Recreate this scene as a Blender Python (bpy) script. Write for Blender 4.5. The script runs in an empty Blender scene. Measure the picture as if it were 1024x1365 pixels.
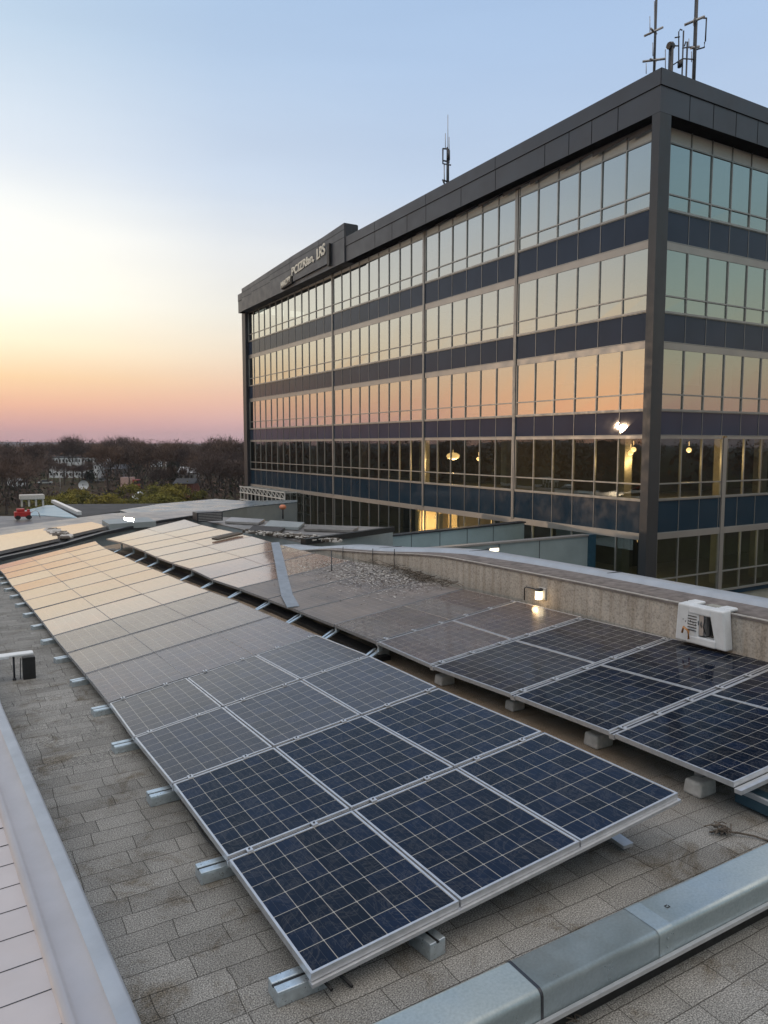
import bpy, bmesh, math, random
from mathutils import Vector, Matrix, noise
R = math.radians
rnd = random.Random(7)
sc = bpy.context.scene
COL = sc.collection

# ------------------------------------------------------------------ camera
F, CX, CY, HY, EYE = 990.0, 512.0, 682.5, 592.0, 3.0
YAW = math.atan(587 / 990.0); PITCH = math.atan((CY - HY) / F)
cd = bpy.data.cameras.new('camera'); cam = bpy.data.objects.new('camera', cd); COL.objects.link(cam)
cam.location = (0, 0, EYE); cam.rotation_euler = (R(90) - PITCH, 0, -YAW)
cd.sensor_fit = 'HORIZONTAL'; cd.sensor_width = 36; cd.lens = F / 1024 * 36
cd.clip_start = .05; cd.clip_end = 20000
sc.camera = cam
VD = Vector((math.sin(YAW) * math.cos(PITCH), math.cos(YAW) * math.cos(PITCH), -math.sin(PITCH)))
VR = Vector((math.cos(YAW), -math.sin(YAW), 0)); VU = VR.cross(VD)
def ray(x, y): return VD + VR * ((x - CX) / F) - VU * ((y - CY) / F)
def at(x, y, z):
    d = ray(x, y); p = d * ((z - EYE) / d.z); return Vector((p.x, p.y, z))
def onX(x, y, X):
    d = ray(x, y); p = d * (X / d.x); return Vector((p.x, p.y, p.z + EYE))
def onY(x, y, Y):
    d = ray(x, y); p = d * (Y / d.y); return Vector((p.x, p.y, p.z + EYE))

# ------------------------------------------------------------------ world
SUN_AZ, SUN_EL = R(-48.2), R(1.65)            # azimuth from +Y towards +X
sundir = Vector((math.sin(SUN_AZ) * math.cos(SUN_EL), math.cos(SUN_AZ) * math.cos(SUN_EL), math.sin(SUN_EL)))
def srgb(r, g, b, k=1.0):
    def c(v):
        v /= 255.0
        return (v / 12.92 if v <= .04045 else ((v + .055) / 1.055) ** 2.4) * k
    return (c(r), c(g), c(b), 1)
w = bpy.data.worlds.new('World'); sc.world = w; w.use_nodes = True
nt = w.node_tree; nt.nodes.clear()
def N(t, ty, **kw):
    n = t.nodes.new(ty)
    for k, v in kw.items(): setattr(n, k, v)
    return n
def math_(t, op, a, b=None, clamp=False):
    n = N(t, 'ShaderNodeMath', operation=op, use_clamp=clamp)
    for i, v in enumerate((a, b)):
        if v is None: continue
        if isinstance(v, (int, float)): n.inputs[i].default_value = v
        else: t.links.new(v, n.inputs[i])
    return n.outputs[0]
def ramp(t, fac, stops, interp='LINEAR'):
    n = N(t, 'ShaderNodeValToRGB'); cr = n.color_ramp; cr.interpolation = interp
    while len(cr.elements) > 1: cr.elements.remove(cr.elements[-1])
    cr.elements[0].position = stops[0][0]; cr.elements[0].color = stops[0][1]
    for p, c in stops[1:]:
        e = cr.elements.new(p); e.color = c
    if fac is not None: t.links.new(fac, n.inputs[0])
    return n.outputs[0]
def mixc(t, fac, a, b, blend='MIX'):
    n = N(t, 'ShaderNodeMix', data_type='RGBA', blend_type=blend)
    for i, v in ((0, fac), (6, a), (7, b)):
        if isinstance(v, (int, float, tuple)): n.inputs[i].default_value = v
        else: t.links.new(v, n.inputs[i])
    return n.outputs[2]
tc = N(nt, 'ShaderNodeTexCoord'); sep = N(nt, 'ShaderNodeSeparateXYZ')
nrm = N(nt, 'ShaderNodeVectorMath', operation='NORMALIZE')
nt.links.new(tc.outputs['Generated'], nrm.inputs[0]); nt.links.new(nrm.outputs[0], sep.inputs[0])
elev = math_(nt, 'MULTIPLY', math_(nt, 'ARCSINE', sep.outputs[2]), 180 / math.pi / 90)      # 0..1 for 0..90 deg
def S(deg): return deg / 90.0
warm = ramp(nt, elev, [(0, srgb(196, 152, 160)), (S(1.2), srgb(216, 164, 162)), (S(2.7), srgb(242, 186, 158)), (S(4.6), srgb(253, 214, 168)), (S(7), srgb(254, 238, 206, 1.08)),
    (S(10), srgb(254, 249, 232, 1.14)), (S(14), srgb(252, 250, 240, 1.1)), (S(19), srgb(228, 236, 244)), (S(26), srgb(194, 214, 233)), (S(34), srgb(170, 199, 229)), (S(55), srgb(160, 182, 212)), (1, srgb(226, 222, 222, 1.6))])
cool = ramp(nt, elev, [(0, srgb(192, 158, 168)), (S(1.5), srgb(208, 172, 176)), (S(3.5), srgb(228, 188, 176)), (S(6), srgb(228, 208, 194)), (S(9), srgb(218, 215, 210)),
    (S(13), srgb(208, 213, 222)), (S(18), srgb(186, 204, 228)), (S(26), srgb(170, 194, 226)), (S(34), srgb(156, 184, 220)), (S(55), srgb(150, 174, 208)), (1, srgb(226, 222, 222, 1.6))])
far_ = ramp(nt, elev, [(0, srgb(160, 136, 142)), (S(2), srgb(210, 164, 146)), (S(4.5), srgb(206, 180, 154)), (S(7), srgb(190, 188, 166)), (S(11), srgb(168, 182, 174)), (S(16), srgb(148, 174, 182)), (S(26), srgb(134, 164, 190)), (S(38), srgb(224, 218, 214, 1.3)), (S(60), srgb(250, 236, 222, 1.9)), (1, srgb(226, 222, 222, 1.6))])  # zenith and rear sky brightened out of view to fill the foreground roof
hl = math_(nt, 'SQRT', math_(nt, 'ADD', math_(nt, 'MULTIPLY', sep.outputs[0], sep.outputs[0]), math_(nt, 'MULTIPLY', sep.outputs[1], sep.outputs[1])))
GA = R(-8)                                                     # centre of the glow
dotg = math_(nt, 'DIVIDE', math_(nt, 'ADD', math_(nt, 'MULTIPLY', sep.outputs[0], math.sin(GA)), math_(nt, 'MULTIPLY', sep.outputs[1], math.cos(GA))), math_(nt, 'ADD', hl, 1e-4))
ang = math_(nt, 'DIVIDE', math_(nt, 'ARCCOSINE', dotg), math.pi)              # 0..1
w1 = ramp(nt, ang, [(0, (1,)*3 + (1,)), (.055, (1,)*3 + (1,)), (.10, (.78,)*3 + (1,)), (.15, (.38,)*3 + (1,)), (.22, (.14,)*3 + (1,)), (.30, (0, 0, 0, 1))])
VA = R(22)                                                      # away from the view: duller, greener low sky; upper sky brightened as added fill
dotv = math_(nt, 'DIVIDE', math_(nt, 'ADD', math_(nt, 'MULTIPLY', sep.outputs[0], math.sin(VA)), math_(nt, 'MULTIPLY', sep.outputs[1], math.cos(VA))), math_(nt, 'ADD', hl, 1e-4))
angv = math_(nt, 'DIVIDE', math_(nt, 'ARCCOSINE', dotv), math.pi)
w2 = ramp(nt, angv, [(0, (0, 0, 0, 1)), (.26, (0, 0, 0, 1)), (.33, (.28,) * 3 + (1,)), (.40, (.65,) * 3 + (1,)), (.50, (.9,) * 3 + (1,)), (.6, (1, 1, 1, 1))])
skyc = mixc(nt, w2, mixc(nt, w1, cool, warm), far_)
ns = N(nt, 'ShaderNodeTexNoise'); ns.inputs['Scale'].default_value = 2.2; ns.inputs['Detail'].default_value = 4
mp = N(nt, 'ShaderNodeMapping'); mp.inputs['Scale'].default_value = (1, 1, 7); nt.links.new(nrm.outputs[0], mp.inputs[0]); nt.links.new(mp.outputs[0], ns.inputs[0])
cl = ramp(nt, ns.outputs[0], [(.3, (.97, .965, .97, 1)), (.7, (1.03, 1.025, 1.02, 1))])
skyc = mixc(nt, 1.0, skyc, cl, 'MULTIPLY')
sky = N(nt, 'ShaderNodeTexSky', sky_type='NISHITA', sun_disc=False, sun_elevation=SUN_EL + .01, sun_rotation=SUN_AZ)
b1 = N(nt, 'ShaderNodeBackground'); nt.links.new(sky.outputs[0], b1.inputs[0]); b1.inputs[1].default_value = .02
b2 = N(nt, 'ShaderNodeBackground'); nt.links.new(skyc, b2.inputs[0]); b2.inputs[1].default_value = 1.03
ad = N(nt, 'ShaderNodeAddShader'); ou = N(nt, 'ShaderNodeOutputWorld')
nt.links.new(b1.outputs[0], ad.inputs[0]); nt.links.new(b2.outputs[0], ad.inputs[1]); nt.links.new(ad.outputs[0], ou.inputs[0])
sl = bpy.data.lights.new('sun', 'SUN'); so = bpy.data.objects.new('sun', sl); COL.objects.link(so)
sl.energy = .32; sl.angle = R(.5); sl.color = (1, .70, .46)
so.rotation_euler = sundir.to_track_quat('Z', 'Y').to_euler()
sc.view_settings.view_transform = 'Standard'; sc.view_settings.look = 'None'; sc.view_settings.exposure = 0; sc.view_settings.gamma = 1
sc.view_settings.use_curve_mapping = False
sc.cycles.max_bounces = 8

# ------------------------------------------------------------------ helpers
class MB:
    def __init__(s): s.v = []; s.f = []; s.m = []; s.uv = []; s.sm = []
    def face(s, pts, m=0, uv=None, smooth=False):
        b = len(s.v); s.v += [Vector(p) for p in pts]; s.f.append(tuple(range(b, b + len(pts)))); s.m.append(m)
        s.uv.append(uv or [(0, 0)] * len(pts)); s.sm.append(smooth)
    def hexa(s, lo, hi, m=0):             # lo, hi: four points each, counter-clockwise from above
        s.face(hi, m); s.face(lo[::-1], m)
        for i in range(4):
            j = (i + 1) % 4; s.face([lo[i], lo[j], hi[j], hi[i]], m)
    def box(s, x0, x1, y0, y1, z0, z1, m=0):
        if x0 > x1: x0, x1 = x1, x0
        if y0 > y1: y0, y1 = y1, y0
        if z0 > z1: z0, z1 = z1, z0
        s.hexa([(x0, y0, z0), (x1, y0, z0), (x1, y1, z0), (x0, y1, z0)], [(x0, y0, z1), (x1, y0, z1), (x1, y1, z1), (x0, y1, z1)], m)
    def obox(s, c, ax, ay, az, m=0):      # centre and half axes
        c, ax, ay, az = map(Vector, (c, ax, ay, az))
        q = lambda k: [c - ax - ay + az * k, c + ax - ay + az * k, c + ax + ay + az * k, c - ax + ay + az * k]
        s.hexa(q(-1), q(1), m)
    def bar(s, a, b, w, h=None, m=0):
        a, b = Vector(a), Vector(b); d = b - a; L = d.length
        if L < 1e-6: return
        d /= L; up = Vector((0, 0, 1)) if abs(d.z) < .95 else Vector((1, 0, 0))
        sx = d.cross(up).normalized(); sy = sx.cross(d)
        s.obox((a + b) / 2, sx * w / 2, d * L / 2, sy * (h or w) / 2, m)
    def tube(s, pts, r, n=8, m=0, cap=True, r2=None):
        pts = [Vector(p) for p in pts]; rings = []
        k = len(pts)
        for i, p in enumerate(pts):
            d = (pts[min(i + 1, k - 1)] - pts[max(i - 1, 0)]).normalized()
            up = Vector((0, 0, 1)) if abs(d.z) < .9 else Vector((1, 0, 0))
            a = d.cross(up).normalized(); b = a.cross(d)
            rr = r + ((r2 if r2 is not None else r) - r) * i / max(1, k - 1)
            rings.append([p + (a * math.cos(t) + b * math.sin(t)) * rr for t in [2 * math.pi * q / n for q in range(n)]])
        base = len(s.v)
        for g in rings: s.v += g
        for i in range(k - 1):
            for q in range(n):
                q2 = (q + 1) % n
                s.f.append((base + i * n + q, base + i * n + q2, base + (i + 1) * n + q2, base + (i + 1) * n + q)); s.m.append(m); s.uv.append([(0, 0)] * 4); s.sm.append(n > 5)
        if cap:
            s.f.append(tuple(base + q for q in range(n))[::-1]); s.m.append(m); s.uv.append([(0, 0)] * n); s.sm.append(False)
            s.f.append(tuple(base + (k - 1) * n + q for q in range(n))); s.m.append(m); s.uv.append([(0, 0)] * n); s.sm.append(False)
    def prism(s, poly, z0, z1, m=0, mt=None):
        lo = [Vector((p[0], p[1], z0)) for p in poly]; hi = [Vector((p[0], p[1], z1)) for p in poly]
        A = sum(lo[i].x * lo[(i + 1) % len(lo)].y - lo[(i + 1) % len(lo)].x * lo[i].y for i in range(len(lo)))
        if A < 0: lo.reverse(); hi.reverse()
        s.face(hi, m if mt is None else mt); s.face(lo[::-1], m)
        for i in range(len(lo)):
            j = (i + 1) % len(lo); s.face([lo[i], lo[j], hi[j], hi[i]], m)
    def ball(s, c, rx, ry=None, rz=None, n=10, k=6, m=0):
        ry = ry or rx; rz = rz or rx; c = Vector(c); base = len(s.v)
        for i in range(k + 1):
            t = math.pi * i / k
            for q in range(n):
                a = 2 * math.pi * q / n; s.v.append(c + Vector((rx * math.sin(t) * math.cos(a), ry * math.sin(t) * math.sin(a), rz * math.cos(t))))
        for i in range(k):
            for q in range(n):
                q2 = (q + 1) % n
                s.f.append((base + i * n + q, base + (i + 1) * n + q, base + (i + 1) * n + q2, base + i * n + q2)); s.m.append(m); s.uv.append([(0, 0)] * 4); s.sm.append(True)
def origin(o):
    p = Vector((0, 0, 0))
    while o is not None: p += o.location; o = o.parent
    return p
def build(name, mb, mats, parent=None, loc=None, bevel=0, label=None, merge=False):
    if not isinstance(mats, (list, tuple)): mats = [mats]
    me = bpy.data.meshes.new(name)
    off = origin(parent) if parent is not None else Vector((0, 0, 0))
    if parent is None and loc is not None: off = Vector(loc)
    me.from_pydata([tuple(v - off) for v in mb.v], [], mb.f)
    for m in mats: me.materials.append(m)
    me.polygons.foreach_set('material_index', mb.m); me.polygons.foreach_set('use_smooth', mb.sm)
    uvl = me.uv_layers.new(name='UVMap'); fl = []
    for u in mb.uv:
        for a in u: fl += [a[0], a[1]]
    uvl.data.foreach_set('uv', fl); me.update()
    if any(mb.sm) and len(mb.v) < 60000:
        bm = bmesh.new(); bm.from_mesh(me); bmesh.ops.remove_doubles(bm, verts=bm.verts, dist=.0004); bm.to_mesh(me); bm.free()
    o = bpy.data.objects.new(name, me); COL.objects.link(o)
    if parent is not None: o.parent = parent
    elif loc is not None: o.location = loc
    if bevel:
        b = o.modifiers.new('bevel', 'BEVEL'); b.width = bevel; b.segments = 2; b.limit_method = 'ANGLE'
        # faces are built unwelded, so weld first
        wd = o.modifiers.new('weld', 'WELD'); wd.merge_threshold = .0004
        o.modifiers.move(1, 0)
    if label: o['label'] = label
    return o
def tag(o, label=None, cat=None, group=None, kind=None):
    if label: o['label'] = label
    if cat: o['category'] = cat
    if group: o['group'] = group
    if kind: o['kind'] = kind
    return o
def thing(name, label, cat, loc, group=None):
    o = bpy.data.objects.new(name, None); COL.objects.link(o); o.location = loc; o.empty_display_size = .2
    return tag(o, label, cat, group)
def copy_tree(o, parent=None):
    c = o.copy(); COL.objects.link(c); c.parent = parent
    for ch in [x for x in list(bpy.data.objects) if x.parent is o]: copy_tree(ch, c)
    return c
ORD = ['first', 'second', 'third', 'fourth', 'fifth', 'sixth', 'seventh', 'eighth', 'ninth', 'tenth', 'eleventh', 'twelfth', 'thirteenth', 'fourteenth', 'fifteenth', 'sixteenth', 'seventeenth', 'eighteenth', 'nineteenth', 'twentieth']

# ------------------------------------------------------------------ materials
def mat(name):
    m = bpy.data.materials.new(name); m.use_nodes = True
    return m, m.node_tree, m.node_tree.nodes['Principled BSDF']
def noise_n(t, scale, detail=4, rough=.55, vec=None, dist=0):
    n = N(t, 'ShaderNodeTexNoise'); n.inputs['Scale'].default_value = scale; n.inputs['Detail'].default_value = detail; n.inputs['Roughness'].default_value = rough
    n.inputs['Distortion'].default_value = dist
    if vec is None:
        g = N(t, 'ShaderNodeNewGeometry'); vec = g.outputs['Position']
    t.links.new(vec, n.inputs['Vector']); return n.outputs[0]
def mapped(t, scale, loc=(0, 0, 0), rot=(0, 0, 0)):
    g = N(t, 'ShaderNodeNewGeometry'); m = N(t, 'ShaderNodeMapping'); m.inputs['Scale'].default_value = scale; m.inputs['Location'].default_value = loc; m.inputs['Rotation'].default_value = rot
    t.links.new(g.outputs['Position'], m.inputs[0]); return m.outputs[0]
def bump(t, bs, h, strength, dist):
    b = N(t, 'ShaderNodeBump'); b.inputs['Strength'].default_value = strength; b.inputs['Distance'].default_value = dist
    t.links.new(h, b.inputs['Height']); t.links.new(b.outputs[0], bs.inputs['Normal']); return b
def plain(name, col, rough=.6, metal=0, var=.15, scale=6, bumps=0, spec=.5, streak=False, rv=.08):
    m, t, bs = mat(name)
    vec = mapped(t, (1, 1, .12)) if streak else None
    n = noise_n(t, scale, 5, vec=vec)
    c0 = tuple(c * (1 - var) for c in col) + (1,); c1 = tuple(min(1, c * (1 + var)) for c in col) + (1,)
    t.links.new(ramp(t, n, [(.3, c0), (.7, c1)]), bs.inputs['Base Color'])
    r = ramp(t, noise_n(t, scale * 2.7, 3), [(.3, (max(.008, rough - rv),) * 3 + (1,)), (.7, (min(1, rough + rv),) * 3 + (1,))]); t.links.new(r, bs.inputs['Roughness'])
    bs.inputs['Metallic'].default_value = metal; bs.inputs['Specular IOR Level'].default_value = spec
    if bumps: bump(t, bs, noise_n(t, scale * 6, 4), bumps, .01)
    return m
def emit(name, col, s):
    m, t, bs = mat(name); bs.inputs['Base Color'].default_value = (.8, .8, .8, 1); bs.inputs['Emission Color'].default_value = col + (1,); bs.inputs['Emission Strength'].default_value = s; return m

ALU = plain('brushed_aluminium', (.56, .58, .61), .36, .6, .10, 14)
ALUD = plain('dull_aluminium', (.36, .36, .37), .45, .6, .12, 14)
GALV = plain('galvanised_steel', (.55, .63, .68), .34, .7, .16, 22, .05)
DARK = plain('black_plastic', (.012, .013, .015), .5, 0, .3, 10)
DARKM = plain('dark_painted_steel', (.03, .035, .045), .42, .2, .2, 8)
CONCB = plain('pale_concrete', (.48, .47, .45), .85, 0, .18, 16, .4)
WHITEP = plain('white_plastic', (.62, .66, .70), .35, 0, .07, 9)
LEAD = plain('blue_grey_flashing', (.38, .42, .47), .50, .3, .10, 3.5, .06)
LILAC = plain('lilac_metal_roof', (.50, .47, .48), .5, .2, .06, 2.5, .03)
GREYW = plain('grey_render', (.27, .31, .33), .6, 0, .10, 1.2, .1)
TEALW = plain('teal_grey_cladding', (.30, .38, .41), .42, .25, .10, .9, .05)
CREAM = plain('cream_render', (.62, .56, .44), .7, 0, .06, 1)
BRASH = plain('debris', (.10, .085, .07), .9, 0, .5, 40)
REDP = plain('red_paint', (.36, .018, .02), .45, 0, .15, 6)
WOODBK = plain('bark', (.05, .038, .032), .9, 0, .3, 2)

def shingle_mat():
    m, t, bs = mat('roof_shingles')
    g = N(t, 'ShaderNodeNewGeometry')
    nz = N(t, 'ShaderNodeTexNoise'); nz.inputs['Scale'].default_value = 1.3; nz.inputs['Detail'].default_value = 3; t.links.new(g.outputs['Position'], nz.inputs['Vector'])
    sub = N(t, 'ShaderNodeVectorMath', operation='SUBTRACT'); t.links.new(nz.outputs['Color'], sub.inputs[0]); sub.inputs[1].default_value = (.5, .5, .5)
    scl = N(t, 'ShaderNodeVectorMath', operation='MULTIPLY'); t.links.new(sub.outputs[0], scl.inputs[0]); scl.inputs[1].default_value = (.10, .045, 0)
    add = N(t, 'ShaderNodeVectorMath', operation='ADD'); t.links.new(g.outputs['Position'], add.inputs[0]); t.links.new(scl.outputs[0], add.inputs[1])
    flat = N(t, 'ShaderNodeVectorMath', operation='MULTIPLY'); flat.inputs[1].default_value = (1, 1, 0); t.links.new(add.outputs[0], flat.inputs[0])
    br = N(t, 'ShaderNodeTexBrick'); br.inputs['Scale'].default_value = 1; br.inputs['Brick Width'].default_value = .42; br.inputs['Row Height'].default_value = .196
    br.inputs['Mortar Size'].default_value = .0034; br.inputs['Mortar Smooth'].default_value = .25; br.inputs['Bias'].default_value = 0; br.offset = .37; br.offset_frequency = 2; br.squash = .82; br.squash_frequency = 3
    br.inputs['Color1'].default_value = (.84, .84, .84, 1); br.inputs['Color2'].default_value = (1.14, 1.14, 1.14, 1); br.inputs['Mortar'].default_value = (.36, .35, .34, 1)
    t.links.new(flat.outputs[0], br.inputs['Vector'])
    grain = N(t, 'ShaderNodeTexNoise'); grain.inputs['Scale'].default_value = 120; grain.inputs['Detail'].default_value = 2; t.links.new(g.outputs['Position'], grain.inputs['Vector'])
    gc = ramp(t, grain.outputs[0], [(.30, (.30, .29, .28, 1)), (.5, (.95, .94, .92, 1)), (.70, (1.9, 1.85, 1.75, 1))])
    bl = noise_n(t, .62, 7, .66); base = ramp(t, bl, [(.30, (.136, .136, .130, 1)), (.45, (.204, .209, .206, 1)), (.6, (.242, .247, .244, 1)), (.72, (.288, .292, .290, 1))])
    st = noise_n(t, 2.0, 8, .74, dist=.6); stc = ramp(t, st, [(.34, (.60, .54, .46, 1)), (.47, (1, 1, 1, 1)), (.75, (1.14, 1.14, 1.14, 1))])
    c = mixc(t, 1, mixc(t, 1, mixc(t, 1, base, gc, 'MULTIPLY'), br.outputs['Color'], 'MULTIPLY'), stc, 'MULTIPLY')
    # brown leaf litter washed into the channel between the two arrays
    sp = N(t, 'ShaderNodeSeparateXYZ'); t.links.new(g.outputs['Position'], sp.inputs[0])
    wx = math_(t, 'ADD', sp.outputs[0], math_(t, 'MULTIPLY', noise_n(t, 1.7, 4), 1.4))
    lf = ramp(t, math_(t, 'DIVIDE', wx, 10), [(.49, (0, 0, 0, 1)), (.53, (1, 1, 1, 1)), (.62, (1, 1, 1, 1)), (.68, (0, 0, 0, 1))])
    yf = ramp(t, math_(t, 'DIVIDE', sp.outputs[1], 10), [(.36, (0, 0, 0, 1)), (.5, (1, 1, 1, 1))])
    lf = math_(t, 'MULTIPLY', math_(t, 'MULTIPLY', lf, yf), .6)
    c = mixc(t, lf, c, mixc(t, 1, gc, (.27, .19, .115, 1), 'MULTIPLY'))
    t.links.new(c, bs.inputs['Base Color']); bs.inputs['Roughness'].default_value = .88; bs.inputs['Specular IOR Level'].default_value = .25
    h = math_(t, 'ADD', math_(t, 'MULTIPLY', math_(t, 'SUBTRACT', 1, br.outputs['Fac']), 1.0), math_(t, 'MULTIPLY', grain.outputs[0], .28))
    bump(t, bs, h, .7, .008)
    return m
SHING = shingle_mat()
def concrete_mat():
    m, t, bs = mat('weathered_concrete')
    g = noise_n(t, 34, 5, .7); gc = ramp(t, g, [(.3, (.55, .54, .52, 1)), (.5, (1, 1, 1, 1)), (.68, (1.22, 1.18, 1.12, 1))])
    b = noise_n(t, 1.1, 6, .65); bc = ramp(t, b, [(.3, (.35, .325, .295, 1)), (.55, (.44, .415, .385, 1)), (.75, (.51, .485, .455, 1))])
    s = noise_n(t, 9, 4, .6, vec=mapped(t, (1, 1, .05))); scol = ramp(t, s, [(.36, (.80, .77, .73, 1)), (.55, (1, 1, 1, 1)), (.8, (1.12, 1.1, 1.06, 1))])
    t.links.new(mixc(t, 1, mixc(t, 1, bc, gc, 'MULTIPLY'), scol, 'MULTIPLY'), bs.inputs['Base Color'])
    bs.inputs['Roughness'].default_value = .9; bs.inputs['Specular IOR Level'].default_value = .2
    bump(t, bs, g, .5, .006); return m
CONC = concrete_mat()
FELT = plain('roof_felt', (.15, .135, .13), .85, 0, .35, 7, .4)

def cell_mat(name, dust_sheen, ior=1.5, rmin=.07, rmax=None, dcol=(.30, .255, .22, 1)):
    m, t, bs = mat(name)
    uv = N(t, 'ShaderNodeUVMap'); sp = N(t, 'ShaderNodeSeparateXYZ'); t.links.new(uv.outputs[0], sp.inputs[0])
    def edge(o, w):                     # 1 on a grid line of half width w
        f = math_(t, 'FRACT', o); d = math_(t, 'ABSOLUTE', math_(t, 'SUBTRACT', f, .5))
        return math_(t, 'GREATER_THAN', d, .5 - w), d
    ex, dx = edge(sp.outputs[0], .0135); ey, dy = edge(sp.outputs[1], .0135)
    line = math_(t, 'MAXIMUM', ex, ey)
    dia = math_(t, 'GREATER_THAN', math_(t, 'ADD', dx, dy), .945); line = math_(t, 'MAXIMUM', line, dia)
    fl = N(t, 'ShaderNodeVectorMath', operation='FLOOR'); t.links.new(uv.outputs[0], fl.inputs[0])
    oi = N(t, 'ShaderNodeObjectInfo'); ad = N(t, 'ShaderNodeVectorMath', operation='ADD'); t.links.new(fl.outputs[0], ad.inputs[0]); t.links.new(oi.outputs['Random'], ad.inputs[1])
    wn = N(t, 'ShaderNodeTexWhiteNoise'); t.links.new(ad.outputs[0], wn.inputs[0])
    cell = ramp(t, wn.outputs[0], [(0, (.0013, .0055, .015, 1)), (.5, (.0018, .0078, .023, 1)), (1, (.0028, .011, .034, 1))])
    cry = N(t, 'ShaderNodeTexVoronoi'); cry.inputs['Scale'].default_value = 3.2; t.links.new(uv.outputs[0], cry.inputs['Vector'])
    cell = mixc(t, 1, cell, ramp(t, cry.outputs['Color'], [(0, (.88, .88, .88, 1)), (1, (1.14, 1.14, 1.14, 1))]), 'MULTIPLY')
    bus = math_(t, 'GREATER_THAN', math_(t, 'ABSOLUTE', math_(t, 'SUBTRACT', math_(t, 'FRACT', math_(t, 'MULTIPLY', sp.outputs[0], 3)), .5)), .485)
    cell = mixc(t, math_(t, 'MULTIPLY', bus, .10), cell, (.5, .5, .5, 1))
    col = mixc(t, line, cell, (.34, .335, .31, 1))
    n1 = noise_n(t, 1.6, 6, .7); n2 = noise_n(t, 22, 5, .7)
    sw = noise_n(t, 7, 4, .6, vec=mapped(t, (1, .18, 1), rot=(0, 0, .25)))  # stretched noise paints faint reflection streaks into the dust
    d = math_(t, 'MULTIPLY', math_(t, 'ADD', math_(t, 'MULTIPLY', n1, .6), math_(t, 'ADD', math_(t, 'MULTIPLY', n2, .25), math_(t, 'MULTIPLY', sw, .3))), dust_sheen)
    d = math_(t, 'POWER', d, 1.5)
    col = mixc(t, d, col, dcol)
    wm = noise_n(t, 3.1, 7, .75, dist=1.5); wr = ramp(t, wm, [(.47, (0, 0, 0, 1)), (.50, (1, 1, 1, 1)), (.53, (0, 0, 0, 1))]); col = mixc(t, math_(t, 'MULTIPLY', wr, .05), col, (.5, .48, .45, 1))
    t.links.new(col, bs.inputs['Base Color'])
    t.links.new(ramp(t, math_(t, 'ADD', math_(t, 'MULTIPLY', n1, .6), math_(t, 'MULTIPLY', n2, .4)), [(.3, (rmin,) * 3 + (1,)), (.7, ((rmax or (.10 + .20 * min(dust_sheen, .6))),) * 3 + (1,))]), bs.inputs['Roughness'])
    bs.inputs['IOR'].default_value = ior
    return m
CELL = [cell_mat('solar_cells_clean', .10, 1.25), cell_mat('solar_cells_dust_sheen', .36, 1.40), cell_mat('solar_cells_far', .98, dcol=(.56, .34, .235, 1)), cell_mat('solar_cells_littered', 1.15, 1.45, .32, .55), cell_mat('solar_cells_tan', .68, 1.48, .16, .34, dcol=(.37, .275, .22, 1))]  # dust tint rises by row, partly painting in the warm sky reflection
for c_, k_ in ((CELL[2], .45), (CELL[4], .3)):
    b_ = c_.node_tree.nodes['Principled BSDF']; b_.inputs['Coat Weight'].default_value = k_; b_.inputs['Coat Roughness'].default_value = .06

def glass_mat(name, tint, refl, trans):
    m, t, bs = mat(name); t.nodes.remove(bs); o = t.nodes['Material Output']
    gl = N(t, 'ShaderNodeBsdfGlossy'); gl.inputs['Color'].default_value = tint; gl.inputs['Roughness'].default_value = .0
    tr = N(t, 'ShaderNodeBsdfTransparent'); tr.inputs['Color'].default_value = trans
    fr = N(t, 'ShaderNodeFresnel'); fr.inputs['IOR'].default_value = 1.5
    f = math_(t, 'ADD', refl, math_(t, 'MULTIPLY', fr.outputs[0], 1 - refl), True)
    n = noise_n(t, .45, 2, .5); b = N(t, 'ShaderNodeBump'); b.inputs['Strength'].default_value = .06; b.inputs['Distance'].default_value = .05
    t.links.new(n, b.inputs['Height']); t.links.new(b.outputs[0], gl.inputs['Normal'])
    mx = N(t, 'ShaderNodeMixShader'); t.links.new(f, mx.inputs[0]); t.links.new(tr.outputs[0], mx.inputs[1]); t.links.new(gl.outputs[0], mx.inputs[2]); t.links.new(mx.outputs[0], o.inputs[0])
    return m
GLASS = glass_mat('coated_window_glass', (.93, .95, .93, 1), .56, (.42, .47, .44, 1))
GLASSL = glass_mat('clear_window_glass', (.72, .80, .78, 1), .17, (.52, .55, .50, 1))
GLASST = glass_mat('teal_window_glass', (.82, .89, .87, 1), .50, (.36, .46, .44, 1))
SPAN = plain('spandrel_glass', (.040, .056, .092), .02, 0, .10, .5, 0, .18, rv=.008)
SPAN2 = plain('navy_spandrel_glass', (.013, .036, .062), .16, 0, .12, .5, 0, .5)
FROST = plain('frosted_pane', (.62, .66, .66), .5, 0, .05, .6, 0, .2)
PARA = plain('charcoal_metal_cladding', (.056, .066, .084), .42, .2, .10, .5)
COLM = plain('column_cladding', (.055, .060, .068), .40, .4, .12, .8, streak=True)
MULL = plain('window_frame_metal', (.30, .31, .31), .40, .55, .10, 2)
STRIP = plain('pale_metal_strip', (.34, .335, .325), .38, .5, .08, .7)
SOFF = plain('black_soffit', (.004, .004, .005), .9, 0, .2, 1, 0, .05)
INTD = plain('dim_interior', (.07, .07, .06), .9, 0, .3, .6)
INTC = plain('interior_ceiling', (.30, .30, .26), .9, 0, .1, 2)
BLIND = plain('window_blind', (.34, .35, .33), .9, 0, .06, .5)

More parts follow.
